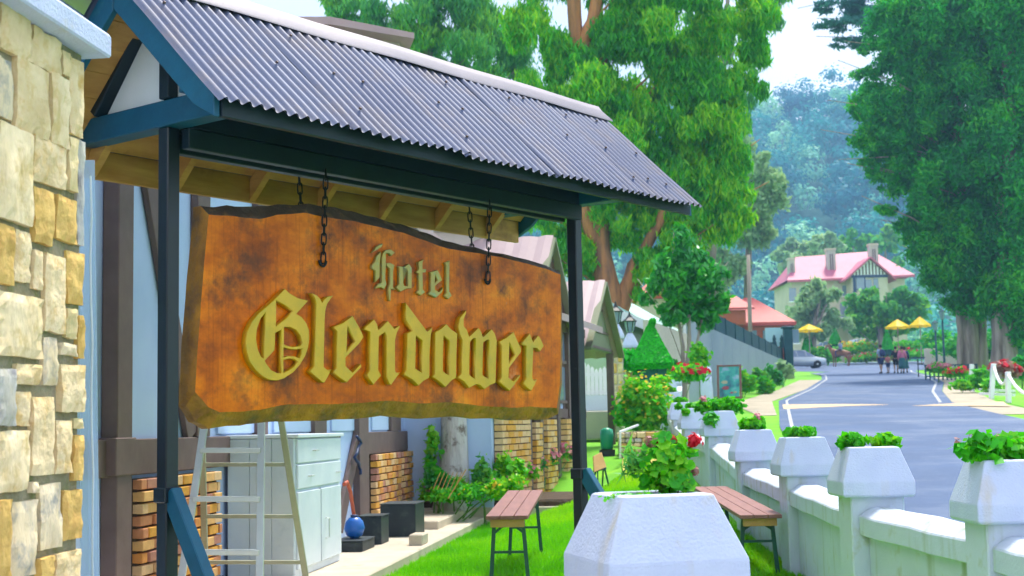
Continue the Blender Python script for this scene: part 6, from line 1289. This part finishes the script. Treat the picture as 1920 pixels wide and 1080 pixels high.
person(1653, 706, 86, 1.78, 'person in pale blue top and navy bag walking on the left of the group', PALE, NAVY, rz=math.radians(200), pack=NAVY, stride=.16)
person(1666, 706, 86.5, 1.18, 'small child in salmon top and dark shorts walking in the group', SALMON, NAVY, rz=math.radians(190), stride=.1)
person(1681, 707, 86, 1.66, 'person in black top and shorts walking in the middle of the group', BLK, BLK, rz=math.radians(170), stride=.12)
person(1693, 706, 85.5, 1.64, 'person in pink scarf and teal long skirt on the right of the group', PINK, TEALC, rz=math.radians(175), skirt=True, long_sleeve=True)
person(1698, 705, 86.8, 1.60, 'person in dark long sleeved coat half behind the pink scarf wearer', NAVY, TEALC, rz=math.radians(160), skirt=True, long_sleeve=True)
hp = spot(1577, 684, 116); hp.z = ground(hp.x, hp.y) + .03; HB = mat('chestnut_coat', (.26, .11, .05), (.18, .07, .03), scale=3, rough=.6)
hr_ = thing('horse', 'chestnut horse standing on the forecourt with a rider', 'horse', hp); f = (hp, V((math.cos(2.4), math.sin(2.4), 0)), V((-math.sin(2.4), math.cos(2.4), 0)), ZZ)
HJ = {'mid': (0, 0, 1.15, (.29, .30)), 'chest': (.55, 0, 1.18, (.25, .31)), 'rump': (-.6, 0, 1.22, (.27, .29)), 'n1': (.85, 0, 1.45, (.14, .2)), 'n2': (1.05, 0, 1.75, (.10, .14)), 'poll': (1.15, 0, 1.92, .095), 'muz': (1.42, 0, 1.62, .07), 'nose': (1.5, 0, 1.52, .055), 'tail': (-.86, 0, 1.2, .06), 't2': (-.95, 0, .8, .07), 't3': (-.93, 0, .5, .03)}
HE_ = [('mid', 'chest'), ('mid', 'rump'), ('chest', 'n1'), ('n1', 'n2'), ('n2', 'poll'), ('poll', 'muz'), ('muz', 'nose'), ('rump', 'tail'), ('tail', 't2'), ('t2', 't3')]
for i, (x0, y0, pts) in enumerate(((.6, .14, [(.62, .95, .10), (.60, .58, .06), (.60, .22, .045), (.64, .05, .06)]), (.6, -.14, [(.58, .95, .10), (.55, .58, .06), (.56, .22, .045), (.60, .05, .06)]), (-.65, .14, [(-.60, .92, .14), (-.78, .55, .065), (-.74, .22, .048), (-.70, .05, .06)]), (-.65, -.14, [(-.58, .92, .14), (-.74, .55, .065), (-.70, .22, .048), (-.66, .05, .06)]))):
    pr = 'chest' if i < 2 else 'rump'
    for j, (x, z, r) in enumerate(pts): n_2 = 'L%d%d' % (i, j); HJ[n_2] = (x, y0, z, r); HE_.append((pr, n_2)); pr = n_2
skin('body', HJ, HE_, HB, hr_, f)
MB(f).loft([[(-.3, y, 1.44 - .9 * abs(y) ** 2) for y in (-.3, -.1, .1, .3)], [(.3, y, 1.46 - .9 * abs(y) ** 2) for y in (-.3, -.1, .1, .3)]], cap=False, closed=False).build('saddle', HAIR, hr_); MB(f).tube([(.8, 0, 1.66), (.95, 0, 1.9), (1.08, 0, 2.03)], [.05, .06, .03], 6).build('mane', HAIR, hr_)
for sx in (-1, 1): MB(f).lathe([(.03, 0), (.028, .06), (.004, .14)], (1.1, sx * .06, 1.98), 6).build('ear', HB, hr_)
person(0, 0, 0, 1.65, 'rider in blue grey top sitting on the chestnut horse', WHT, NAVY, rz=2.4 + math.pi / 2, loc=hp + V((0, 0, .57)), sit=True, legskin=False, grp='horse riders')

# ------------------------------------------------------------------ air
hzm = bpy.data.materials.new('haze_air'); hzm.use_nodes = True; n_ = hzm.node_tree; n_.nodes.clear(); o_ = n_.nodes.new('ShaderNodeOutputMaterial'); pv = n_.nodes.new('ShaderNodeVolumePrincipled')
pv.inputs['Color'].default_value = (.32, .60, 1, 1); pv.inputs['Density'].default_value = .0007; pv.inputs['Anisotropy'].default_value = .2; n_.links.new(pv.outputs[0], o_.inputs['Volume'])
o = MB().box((-620, -80, -8), (1000, 760, 190)).build('haze', hzm); stuff(o)
